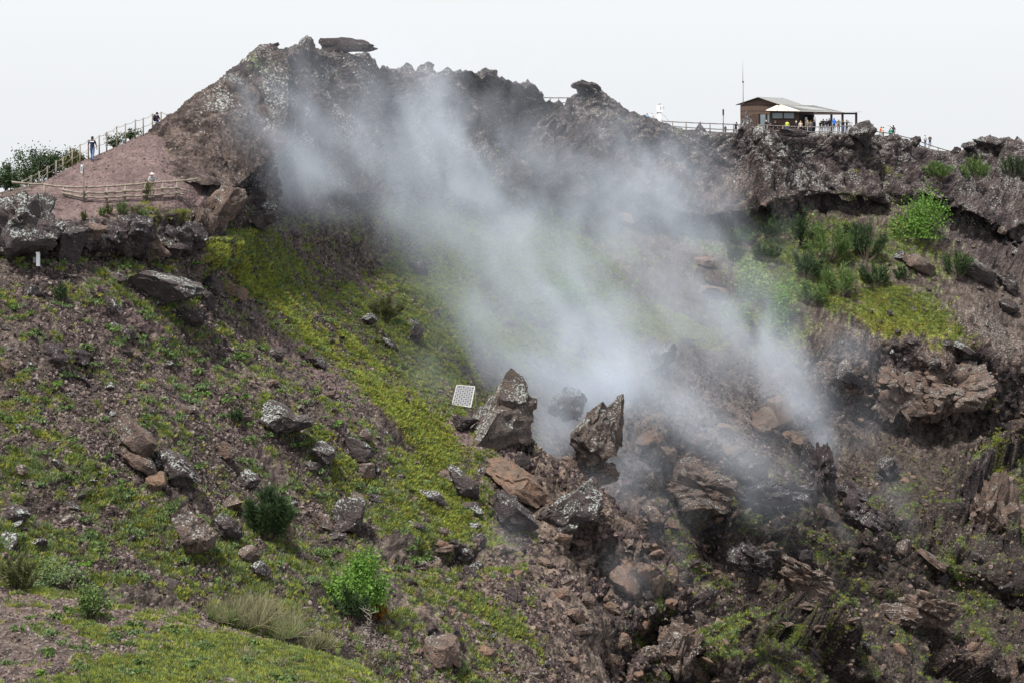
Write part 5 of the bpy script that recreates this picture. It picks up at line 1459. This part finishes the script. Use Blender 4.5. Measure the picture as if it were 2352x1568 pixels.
J0 = dict(pelvis=(0,0,.95), spine=(0,0,1.15), chest=(0,0,1.33), neck=(0,.01,1.49), head=(0,-.01,1.60), crown=(0,-.01,1.70),
          sh=(.19,0,1.42), el=(.26,.02,1.14), wr=(.27,-.04,.90), hip=(.10,0,.90), kn=(.11,-.02,.50), an=(.11,.02,.09), toe=(.12,-.15,.04))
def person(foot, rz, label, shirt, trousers, hair, pose=None, hat=None, pack=None, sleeves=True, long_hair=False, scale=1.0, group='visitors on the crater rim', shoes=(.03,.03,.035), skirt=None, hood=False):
    """a standing figure facing -y before turning by rz; pose overrides joints, names end in _l or _r for the limbs"""
    j = {}
    for k, p in J0.items():
        if k in ('pelvis','spine','chest','neck','head','crown'): j[k] = Vector(p)
        else:
            j[k + '_l'] = Vector(p); j[k + '_r'] = Vector((-p[0], p[1], p[2]))
    for k, p in (pose or {}).items(): j[k] = Vector(p)
    root = empty('person', foot, rz, label, 'person', group); root.scale = (scale,) * 3
    bm_v, bm_e, rad = [], [], []
    idx = {}
    def vtx(k, r):
        if k not in idx: idx[k] = len(bm_v); bm_v.append(tuple(j[k])); rad.append(r)
        return idx[k]
    def edge(a, ra, b, rb): bm_e.append((vtx(a, ra), vtx(b, rb)))
    edge('pelvis', (.155,.115), 'spine', (.145,.105)); edge('spine', (.145,.105), 'chest', (.175,.115)); edge('chest', (.175,.115), 'neck', (.058,.062)); edge('neck', (.058,.062), 'head', (.078,.095)); edge('head', (.078,.095), 'crown', (.055,.065))
    for s in '_l', '_r':
        edge('chest', (.175,.115), 'sh' + s, (.072,.072)); edge('sh' + s, (.072,.072), 'el' + s, (.047,.047)); edge('el' + s, (.047,.047), 'wr' + s, (.031,.031))
        edge('pelvis', (.155,.115), 'hip' + s, (.098,.098)); edge('hip' + s, (.098,.098), 'kn' + s, (.066,.066)); edge('kn' + s, (.066,.066), 'an' + s, (.045,.045)); edge('an' + s, (.045,.045), 'toe' + s, (.04,.032))
    me = bpy.data.meshes.new('person_body'); me.from_pydata(bm_v, bm_e, []); me.update()
    tmp = bpy.data.objects.new('tmp_body', me); link(tmp)
    sk = tmp.modifiers.new('skin', 'SKIN'); sk.use_smooth_shade = True
    for i, sv in enumerate(me.skin_vertices[0].data): sv.radius = rad[i]; sv.use_root = (i == 0)
    sb = tmp.modifiers.new('sub', 'SUBSURF'); sb.levels = 1; sb.render_levels = 1
    dg = bpy.context.evaluated_depsgraph_get(); ev = tmp.evaluated_get(dg)
    bme = bpy.data.meshes.new_from_object(ev)
    bpy.data.objects.remove(tmp)
    b = bmesh.new(); b.from_mesh(bme)
    # hands: palm and five fingers rooted in it
    hv = MB()
    for s in '_l', '_r':
        w, e = j['wr' + s], j['el' + s]; d = (w - e).normalized(); side = d.cross(Vector((0, 1, .2))).normalized(); nrm = d.cross(side)
        p0 = w + d * .045
        hv.ball(p0, (.034, .034, .042), 6, 5)
        for k in range(4):
            r0 = p0 + d * .03 + side * (.027 - .018 * k); L = (.062, .074, .070, .054)[k]
            r1 = r0 + d * L * .55 + nrm * .004; r2 = r1 + d * L * .4 - nrm * .02
            hv.bar(r0, r1, .0085, 5, .008); hv.bar(r1, r2, .008, 5, .006)
        t0 = p0 + side * .034 - d * .005; t1 = t0 + (d * .6 + side * .7).normalized() * .035; hv.bar(t0, t1, .010, 5, .009); hv.bar(t1, t1 + d * .028, .009, 5, .007)
    nbody = len(b.faces)
    vmap = [b.verts.new(v) for v in hv.v]
    for f in hv.f:
        try: b.faces.new([vmap[i] for i in f])
        except ValueError: pass
    # nose, ears, eyes, mouth on the head (face looks to -y before turning)
    hc = j['head']; fwd = (Vector(pose['look']) if pose and 'look' in pose else Vector((0, -1, 0))).normalized(); rt = fwd.cross(Vector((0, 0, 1))).normalized()
    fx = MB().ball(hc + fwd * .098 + Vector((0, 0, -.012)), (.014, .014, .022), 5, 4)
    for q in (-1, 1): fx.ball(hc + rt * q * .082 + Vector((0, 0, -.01)), (.014, .016, .026), 5, 4)
    nf = len(b.faces)
    vmap = [b.verts.new(v) for v in fx.v]
    for f in fx.f: b.faces.new([vmap[i] for i in f])
    dk = MB()
    for q in (-1, 1): dk.ball(hc + fwd * .088 + rt * q * .032 + Vector((0, 0, .016)), (.011, .011, .008), 5, 4)
    dk.ball(hc + fwd * .088 + Vector((0, 0, -.05)), (.022, .012, .006), 5, 4)
    nd = len(b.faces)
    vmap = [b.verts.new(v) for v in dk.v]
    for f in dk.f: b.faces.new([vmap[i] for i in f])
    b.faces.ensure_lookup_table()
    # dress each face by the nearest bone
    bones = []
    def seg(a, c, m): bones.append((j[a], j[c], m))
    seg('pelvis', 'spine', 1); seg('spine', 'chest', 1); seg('chest', 'neck', 1); seg('neck', 'head', 0); seg('head', 'crown', 0)
    for s in '_l', '_r':
        seg('chest', 'sh' + s, 1); seg('sh' + s, 'el' + s, 1); seg('el' + s, 'wr' + s, 1 if sleeves else 0)
        seg('hip' + s, 'kn' + s, 2); seg('kn' + s, 'an' + s, 2); seg('an' + s, 'toe' + s, 3)
    zp = j['pelvis'].z
    for i, f in enumerate(b.faces):
        f.smooth = True
        if i >= nd: f.material_index = 4; continue
        if i >= nbody: f.material_index = 0; continue
        c = f.calc_center_median(); best = (9, 0)
        for a, e, m in bones:
            t = max(0, min(1, (c - a).dot(e - a) / max((e - a).length_squared, 1e-6))); dd = (c - a - (e - a) * t).length
            if dd < best[0]: best = (dd, m, t)
        m = best[1]
        if m == 1 and c.z < zp - .02 and abs(c.x) < .22: m = 2
        if not sleeves and m == 1 and c.z < min(j['el_l'].z, j['el_r'].z) - .02 and abs(c.x) > .2: m = 0
        if m == 0 and best[0] < 9 and c.z > 0 and (c - j['neck']).length < .075 and c.z < j['neck'].z - .01: m = 1
        f.material_index = m
    bme.materials.clear()
    b.to_mesh(bme); b.free()
    for m in (M_SKIN, shirt if isinstance(shirt, bpy.types.Material) else cloth(shirt), cloth(trousers), cloth(shoes), cloth((.03, .015, .012))): bme.materials.append(m)
    bme.name = 'body'
    child('body', bme, root)
    # hair as a cap over the back and top of the head
    hb = MB().ball(hc + Vector((0, 0, .035)) - fwd * .022, (.092, .108, .098), 10, 8)
    if long_hair: hb.ball(hc - fwd * .06 - Vector((0, 0, .10)), (.085, .05, .15), 8, 6)
    hv2 = [(x, y, z) for x, y, z in hb.v]
    hm = hb.build('hair', cloth(hair), root, True)
    if hat:
        h = MB().ball(hc + Vector((0, 0, .085)), (.105, .115, .085), 10, 6)
        if hat[1] == 'brim': h.bar(hc + Vector((0, 0, .065)), hc + Vector((0, 0, .085)), .185, 14, .15)
        if hat[1] == 'cap': h.box(tuple(hc + fwd * .14 + Vector((-.07, -.08, .065))), tuple(hc + fwd * .14 + Vector((.07, .08, .08))))
        h.build('hat', cloth(hat[0]), root, True)
    if hood:
        MB().ball(hc + Vector((0, 0, .02)) - fwd * .035, (.125, .125, .155), 10, 8).build('hood', shirt if isinstance(shirt, bpy.types.Material) else cloth(shirt), root, True)
    if pack:
        c = (j['chest'] + j['spine']) / 2; bk = -((j['sh_l'] - j['sh_r']).cross(Vector((0, 0, 1)))).normalized()
        bk = -bk if bk.dot(Vector((0, 1, 0))) < 0 else bk
        pm = MB().ball(c + bk * .20 + Vector((0, 0, .04)), (.17, .13, .27), 10, 8)
        pk = pm.build('backpack', cloth(pack), root, True)
        st = MB()
        for s in '_l', '_r': st.bar(j['sh' + s] * .75 + j['neck'] * .25 + Vector((0, -.06, .02)), j['sh' + s] * .7 + j['chest'] * .3 + Vector((0, -.11, -.12)), .022, 5); st.bar(j['sh' + s] * .75 + j['neck'] * .25 + Vector((0, -.06, .02)), j['sh' + s] * .75 + j['neck'] * .25 + Vector((0, .12, .0)), .022, 5)
        st.build('strap', cloth(pack), pk)
    return root

WALK = dict(kn_l=(.10,-.16,.52), an_l=(.10,-.10,.12), toe_l=(.10,-.27,.07), kn_r=(-.10,.06,.50), an_r=(-.10,.20,.11), toe_r=(-.11,.05,.03), el_l=(.27,.10,1.16), wr_l=(.28,.02,.93), el_r=(-.27,-.02,1.14), wr_r=(-.28,-.14,.94))
LEAN = dict(spine=(0,-.05,1.14), chest=(0,-.12,1.30), neck=(0,-.17,1.45), head=(0,-.21,1.56), crown=(0,-.21,1.66), sh_l=(.19,-.12,1.39), sh_r=(-.19,-.12,1.39), el_l=(.25,-.22,1.14), el_r=(-.25,-.22,1.14), wr_l=(.16,-.42,1.10), wr_r=(-.16,-.42,1.10))
PHOTO = dict(el_l=(.24,-.14,1.24), el_r=(-.24,-.14,1.24), wr_l=(.08,-.30,1.50), wr_r=(-.08,-.30,1.50))
NAVY, BLACK, JEAN, KHAKI = (.018,.018,.055), (.014,.014,.017), (.075,.13,.26), (.38,.32,.20)
def stand(u, v, trees=None):
    g = hit(u, v, trees or (BV_MAIN,))[0]; return Vector(g)
# three people on the red path
p = person(stand(212, 371), R(175), 'man in navy shirt and blue jeans walking up the red path', NAVY, JEAN, (.02,.014,.012), WALK, hat=((.03,.028,.03), 'none'), sleeves=False, group='people on the red path')
MB().box((-.15, .118, 1.36), (.15, .126, 1.43)).build('shirt_print', cloth((.75,.75,.75)), p)
person(P(361, 311, 143.2), R(78), 'man in navy and yellow shirt with black backpack behind the cinder flank', NAVY, JEAN, (.015,.012,.012), dict(el_l=(.22,-.14,1.18), wr_l=(.12,-.36,1.12), el_r=(-.22,-.14,1.18), wr_r=(-.12,-.36,1.12)), pack=BLACK, sleeves=False, group='people on the red path')
yf = lp[5][1].y + .45
gz = drop((349 - UC) / F * yf, yf, (BV_MAIN,))
person(Vector(((349 - UC) / F * yf, yf, gz)), R(14), 'man in striped shirt and white sun hat leaning on the log fence', stripes((.05,.055,.06), (.55,.56,.55)), KHAKI, (.35,.33,.3), dict(LEAN, look=(0,-1,-.2)), hat=((.72,.70,.64), 'brim'), sleeves=True, group='people on the red path', shoes=(.45,.42,.38))
# visitors on the rim
def rim_person(u, vtop, y, rz, label, shirt, trousers, hair, h=1.72, **kw):
    s = y / F; f = P(u, vtop, y); z = f.z - h
    person(Vector((f.x, y, z)), R(rz), label, shirt, trousers, hair, scale=h / 1.72, **kw)
GREYH, BLOND, DARKH, BROWNH = (.5,.48,.45), (.45,.34,.18), (.02,.015,.013), (.09,.05,.03)
rim_person(1486.5,261,242.8,140,'person in light blue shirt crouching behind the rim by the white mast',(.16,.36,.55),JEAN,BROWNH,1.55,sleeves=False)
rim_person(1497,260,242.4,200,'fair haired person in white top beside the white mast',(.7,.7,.7),KHAKI,BLOND,1.6,sleeves=False)
rim_person(1666,289,249.0,30,'dark figure sitting low behind the rim fence beside the sign post',BLACK,BLACK,DARKH,1.25)
rim_person(1690,280,249.2,20,'person in dark jacket standing left of the hut wall',NAVY,BLACK,DARKH,1.72,pose=LEAN)
CROWD = [(1760,279,'grey haired man in dark jacket nearest the hut door',BLACK,GREYH,{}),(1770,284,'short dark figure beside the grey haired man',BLACK,DARKH,{}),(1781,280,'woman with long dark hair below the hut window',BLACK,BROWNH,dict(long_hair=True)),
 (1808,280,'person in yellow green vest below the hut windows',(.50,.55,.10),DARKH,{}),(1829,281,'white haired person in dark coat at the corner of the hut bay',(.03,.035,.05),(.7,.68,.65),{}),(1839,281,'fair haired person in cream jacket at the fence',(.60,.50,.40),BLOND,{}),
 (1855,279,'woman with long blond hair and brown coat at the fence',(.22,.16,.11),BLOND,dict(long_hair=True)),(1862,280,'person in grey coat beside the blond woman',(.12,.11,.11),BROWNH,{}),(1870,278,'tall man in navy jacket by the card rack',(.02,.022,.045),DARKH,{}),
 (1884,280,'person in black bending forward under the canopy',BLACK,DARKH,dict(pose=LEAN)),(1891,276,'man in black suit with white collar under the canopy',BLACK,BROWNH,{}),(1899,277,'woman with dark hair in black under the canopy',BLACK,DARKH,dict(long_hair=True)),(1905,275,'tall dark clothed man next to the blue rain jacket',BLACK,BROWNH,{}),
 (1916,275,'person in bright blue hooded rain jacket',(.03,.16,.55),DARKH,dict(hood=True)),(1926,276,'man in olive jacket right of the blue rain jacket',(.16,.15,.10),GREYH,{}),(1937,279,'person in dark jacket photographing near the end of the fence',BLACK,DARKH,dict(pose=PHOTO)),(1945,278,'man with raised hands at the end of the fence',(.05,.05,.06),DARKH,dict(pose=PHOTO))]
for i, (u, vt, lb, sh, hr, kw) in enumerate(CROWD):
    rim_person(u, vt - 2.5, 249.6 + (i % 3) * .45 + (u - 1760) * .010, (i * 67) % 90 - 45, lb, sh, JEAN if i % 4 == 3 else BLACK, hr, 1.68 + .05 * (i % 3), **kw)
rim_person(2001,286,252.6,60,'person half hidden behind the cone shaped rock',(.12,.11,.14),BLACK,DARKH,1.6)
rim_person(2021,291,255.8,70,'person in orange jacket leaning over the sloping fence',(.75,.13,.02),KHAKI,DARKH,1.62,pose=LEAN)
rim_person(2029,292,256.4,80,'dark haired person in white beside the orange jacket',(.65,.62,.62),BLACK,DARKH,1.62,long_hair=True)
rim_person(2045,295,256.6,10,'person in green jacket with black backpack at the sloping fence',(.04,.30,.22),BLACK,DARKH,1.6,pack=BLACK)
rim_person(2052,289,257.2,-10,'hiker in black cap with dark red backpack raising one arm',(.05,.05,.06),BLACK,DARKH,1.75,pack=(.10,.012,.03),hat=(BLACK,'cap'),sleeves=False,pose=dict(el_r=(-.36,-.10,1.58),wr_r=(-.62,-.14,1.70)))
rim_person(2125,311,263.5,35,'person in pale shirt lower down the sloping fence',(.55,.60,.62),JEAN,BROWNH,1.65,sleeves=False)
rim_person(2136,312,264.2,-20,'man in black shirt with arms folded lower down the sloping fence',BLACK,JEAN,GREYH,1.65,sleeves=False,pose=dict(el_l=(.26,-.10,1.16),wr_l=(.02,-.22,1.22),el_r=(-.26,-.10,1.16),wr_r=(-.02,-.24,1.18)))
# ------------------------------------------------------------------ steam from the fumaroles
# u, v, distance, half width, half height (photograph units), half depth (m), tilt, optical depth through the middle
PUFFS = [
 (1245,1040,150,36,50,2.2,-35,1),(1285,985,155,70,70,3,-20,1.5),(1350,890,163,123.2,88,4,0,2),(1320,800,166,190.4,110,5,10,1),(1180,830,160,134.4,88,4,20,0.6),(1150,720,166,179.2,132,5,20,0.8),
 (1290,650,176,257.6,143,6,25,0.75),(1130,540,178,268.8,165,7,30,0.75),(1060,400,181,235.2,154,6,40,0.75),(1010,290,186,190.4,132,6,30,0.75),(1040,200,194,168,66,5,5,0.5),(900,350,170,190.4,143,5,30,0.5),
 (780,320,154,190.4,143,3.5,-20,0.9),(660,260,143.8,145.6,132,3,-40,0.9),(570,220,141,100.8,88,2.4,-40,0.6),(720,420,149,190.4,77,3,10,0.7),(860,480,160,224,77,4,10,0.5),(900,600,156,224,99,4,30,0.25),
 (1885,1005,187,34,56,2.2,-50,0.8),(1850,945,189,56,70,3,-45,0.7),(1795,860,193,94.08,99,4,-45,0.75),(1715,770,198,112,121,5,-50,0.9),(1645,670,203,145.6,143,5,55,0.8),(1585,550,209,168,154,6,60,0.65),
 (1520,430,217,145.6,143,5,60,0.65),(1470,340,223,123.2,99,5,40,0.45),(1430,560,200,212.8,132,6,30,0.6),(1350,450,205,212.8,143,6,30,0.55),(1250,350,206,201.6,121,6,20,0.45),(1550,930,169,170,70,3.5,30,0.6),
 (1650,1000,174,140,60,3.5,30,0.6),(1740,1050,177,148.5,50,3,30,0.24),(1455,1060,156,60,80,2.5,-40,0.9),(1475,1150,153,50,80,2.5,-45,0.75),(1510,1250,153,44,80,2.2,-50,0.65),(1560,1340,153,34,70,2,-50,0.5),
 (1390,1130,146,80,44,2,30,0.3),(1160,1240,122,70,50,1.6,0,0.3),(1270,1330,124,100,40,1.6,20,0.12),(1450,1330,127,70,80,1.6,-40,0.25),(1990,1010,203,104,110,3,-20,0.126),(1950,810,211,67.2,66,3,-30,0.3),
 (1400,730,178,212.8,99,5,15,0.5),(1520,760,186,179.2,99,5,20,0.45),(2230,730,222,89.6,88,3,30,0.12),(1000,840,146,78.4,99,3,-20,0.25),(1090,780,156,123.2,99,4,20,0.5),(1950,1225,181,21.6,44,1.6,-38,0.36),
 (1920,1175,182.5,27,52,1.8,-32,0.405),(1895,1110,184,35.1,60,2,-18,0.36),(1885,1050,186,40.5,60,2.2,-15,0.48),(1735,1235,175,27,60,1.6,-12,0.21),(1722,1160,177,45.9,70,2,-15,0.27),(1715,1090,178,67.5,60,2.4,-20,0.24),
 (2085,1205,190,28.08,60,1.6,-30,0.108),(2050,1130,193,45.63,80,2.2,-25,0.135),(2015,1040,199,77.22,90,2.8,-22,0.108),(1980,940,205,78,90,3,-25,0.135),
]
# the thin veil that hangs over all of it
VEIL = [
 (1110,330,190,360,230,8,15,0.62),(1300,520,190,420,250,9,25,0.6),(1130,640,172,330,210,7,25,0.5),(760,270,150,300,200,4,-20,0.55),(640,300,143.2,160,180,3,-30,0.35),(1490,420,210,250,200,7,30,0.55),
 (1360,800,168,300,180,6,15,0.5),(1600,830,186,250,170,5,30,0.45),(1050,170,196,260,90,5,0,0.5),(1580,980,173,280,120,4,30,0.35),(900,500,162,250,130,5,20,0.4),(1480,1180,155,130,170,3,-35,0.3),
 (1700,1150,177,170,110,3,20,0.22),(540,280,139.5,120,110,2.2,-40,0.3),
]
def make_steam():
    lo, hi = np.array([-36.0, 118.0, -44.0]), np.array([50.0, 232.0, 14.0])
    vs = 0.55
    res = np.ceil((hi - lo) / vs).astype(int) + 1
    ax_ = [np.linspace(lo[i], hi[i], res[i]).astype(np.float32) for i in range(3)]
    def lay(L):
        D = np.zeros(tuple(res), np.float32)
        for (u, v, Y, ru, rv, ry, tl, tau) in L:
            c = P(u, v, Y); s = Y / F; a, b = ru * s, rv * s; R_ = max(a, b, ry) * 1.9
            sl = [slice(max(0, np.searchsorted(ax_[i], c[i] - R_)), np.searchsorted(ax_[i], c[i] + R_)) for i in range(3)]
            x = ax_[0][sl[0]][:, None, None] - c.x; y = ax_[1][sl[1]][None, :, None] - c.y; z = ax_[2][sl[2]][None, None, :] - c.z
            co, si = math.cos(R(tl)), math.sin(R(tl))
            p1 = (x * co - z * si) / a; p2 = (x * si + z * co) / b; p3 = y / ry
            D[sl[0], sl[1], sl[2]] += np.exp(-1.5 * (p1 * p1 + p2 * p2 + p3 * p3)) * (tau / (ry * 1.45))
        return D
    D, DV = lay(PUFFS), lay(VEIL)
    on = np.argwhere(D + DV > 0.004)
    q = np.stack([ax_[i][on[:, i]] for i in range(3)], 1)
    w = np.stack([fbm(q * 0.10, 2, 601), fbm(q * 0.10, 2, 604), fbm(q * 0.10, 2, 607)], 1) * 3.4
    qs = q + w
    st = np.stack([qs[:, 0] * 0.9 + qs[:, 2] * 0.45, qs[:, 1] * 0.8, qs[:, 2] * 0.55 - qs[:, 0] * 0.25], 1)      # drawn out along the drift, up and to the left
    n = fbm(st * 0.13, 3, 611, 0.6) + 0.8 * fbm(st * 0.45, 3, 631, 0.65)
    d0 = D[on[:, 0], on[:, 1], on[:, 2]]
    rel = np.clip(d0 / 0.16, 0, 1)
    k = np.clip(0.50 + 0.25 * rel + 2.3 * n, 0.0, 2.6)                                      # ragged where it is thin
    D[on[:, 0], on[:, 1], on[:, 2]] = d0 * k * 0.37 + DV[on[:, 0], on[:, 1], on[:, 2]] * np.clip(0.72 + 1.7 * n, 0.05, 2.2) * 0.42
    D[D < 0.003] = 0
    edge = np.ones_like(D)
    D[:2] = 0; D[-2:] = 0; D[:, :2] = 0; D[:, -2:] = 0; D[:, :, :2] = 0; D[:, :, -2:] = 0
    nx, ny, nz = res
    # one point per cell carries its density; geometry nodes turn them into a fog grid
    me = bpy.data.meshes.new('steam')
    me.vertices.add(D.size)
    g = np.stack(np.meshgrid(*ax_, indexing='ij'), -1).reshape(-1, 3)
    me.vertices.foreach_set('co', g.astype(np.float32).ravel()); me.update()
    add_attr(me, 'd', D.ravel())
    t = NT('steam'); t.n.remove(t.b)
    pv = t.new('ShaderNodeVolumePrincipled')
    pv.inputs['Color'].default_value = (0.83, 0.90, 1.0, 1); pv.inputs['Density'].default_value = 1.0; pv.inputs['Anisotropy'].default_value = 0.15
    t.l.new(pv.outputs[0], t.out.inputs['Volume'])
    o = link(bpy.data.objects.new('steam', me))
    ng = bpy.data.node_groups.new('steam', 'GeometryNodeTree')
    ng.interface.new_socket('Geometry', in_out='INPUT', socket_type='NodeSocketGeometry')
    ng.interface.new_socket('Geometry', in_out='OUTPUT', socket_type='NodeSocketGeometry')
    N, L = ng.nodes, ng.links
    gi, go = N.new('NodeGroupInput'), N.new('NodeGroupOutput')
    pos = N.new('GeometryNodeInputPosition')
    sub = N.new('ShaderNodeVectorMath'); sub.operation = 'SUBTRACT'; L.new(pos.outputs[0], sub.inputs[0]); sub.inputs[1].default_value = lo
    mul = N.new('ShaderNodeVectorMath'); mul.operation = 'MULTIPLY'; L.new(sub.outputs[0], mul.inputs[0]); mul.inputs[1].default_value = (res - 1) / (hi - lo)
    sep = N.new('ShaderNodeSeparateXYZ'); L.new(mul.outputs[0], sep.inputs[0])
    def mth(op, a, b=None):
        n_ = N.new('ShaderNodeMath'); n_.operation = op
        for i, q_ in enumerate((a, b)):
            if q_ is None: continue
            if isinstance(q_, bpy.types.NodeSocket): L.new(q_, n_.inputs[i])
            else: n_.inputs[i].default_value = q_
        return n_.outputs[0]
    r = [mth('ROUND', sep.outputs[i]) for i in range(3)]
    def imath(op, a, b):
        n_ = N.new('FunctionNodeIntegerMath'); n_.operation = op
        for i, q_ in enumerate((a, b)):
            if isinstance(q_, bpy.types.NodeSocket): L.new(q_, n_.inputs[i])
            else: n_.inputs[i].default_value = int(q_)
        return n_.outputs[0]
    f2i = []
    for q_ in r:
        n_ = N.new('FunctionNodeFloatToInt'); n_.rounding_mode = 'ROUND'; L.new(q_, n_.inputs[0]); f2i.append(n_.outputs[0])
    index = imath('ADD', imath('MULTIPLY', imath('ADD', imath('MULTIPLY', f2i[0], ny), f2i[1]), nz), f2i[2])
    at = N.new('GeometryNodeInputNamedAttribute'); at.data_type = 'FLOAT'; at.inputs[0].default_value = 'd'
    si = N.new('GeometryNodeSampleIndex'); si.data_type = 'FLOAT'; si.domain = 'POINT'
    L.new(gi.outputs[0], si.inputs[0]); L.new(at.outputs[0], si.inputs[1]); L.new(index, si.inputs['Index'])
    vc = N.new('GeometryNodeVolumeCube')
    L.new(si.outputs[0], vc.inputs['Density'])
    vc.inputs['Min'].default_value = lo; vc.inputs['Max'].default_value = hi
    for i, nm in enumerate(('Resolution X', 'Resolution Y', 'Resolution Z')): vc.inputs[nm].default_value = int(res[i])
    sm = N.new('GeometryNodeSetMaterial'); sm.inputs['Material'].default_value = t.m
    L.new(vc.outputs[0], sm.inputs[0]); L.new(sm.outputs[0], go.inputs[0])
    md = o.modifiers.new('fog', 'NODES'); md.node_group = ng
    me.materials.append(t.m)
    tag(o, 'white volcanic steam drifting up from the fumaroles', kind='stuff')
    print('STEAM', res, D.max(), (D > 0).mean())
make_steam()
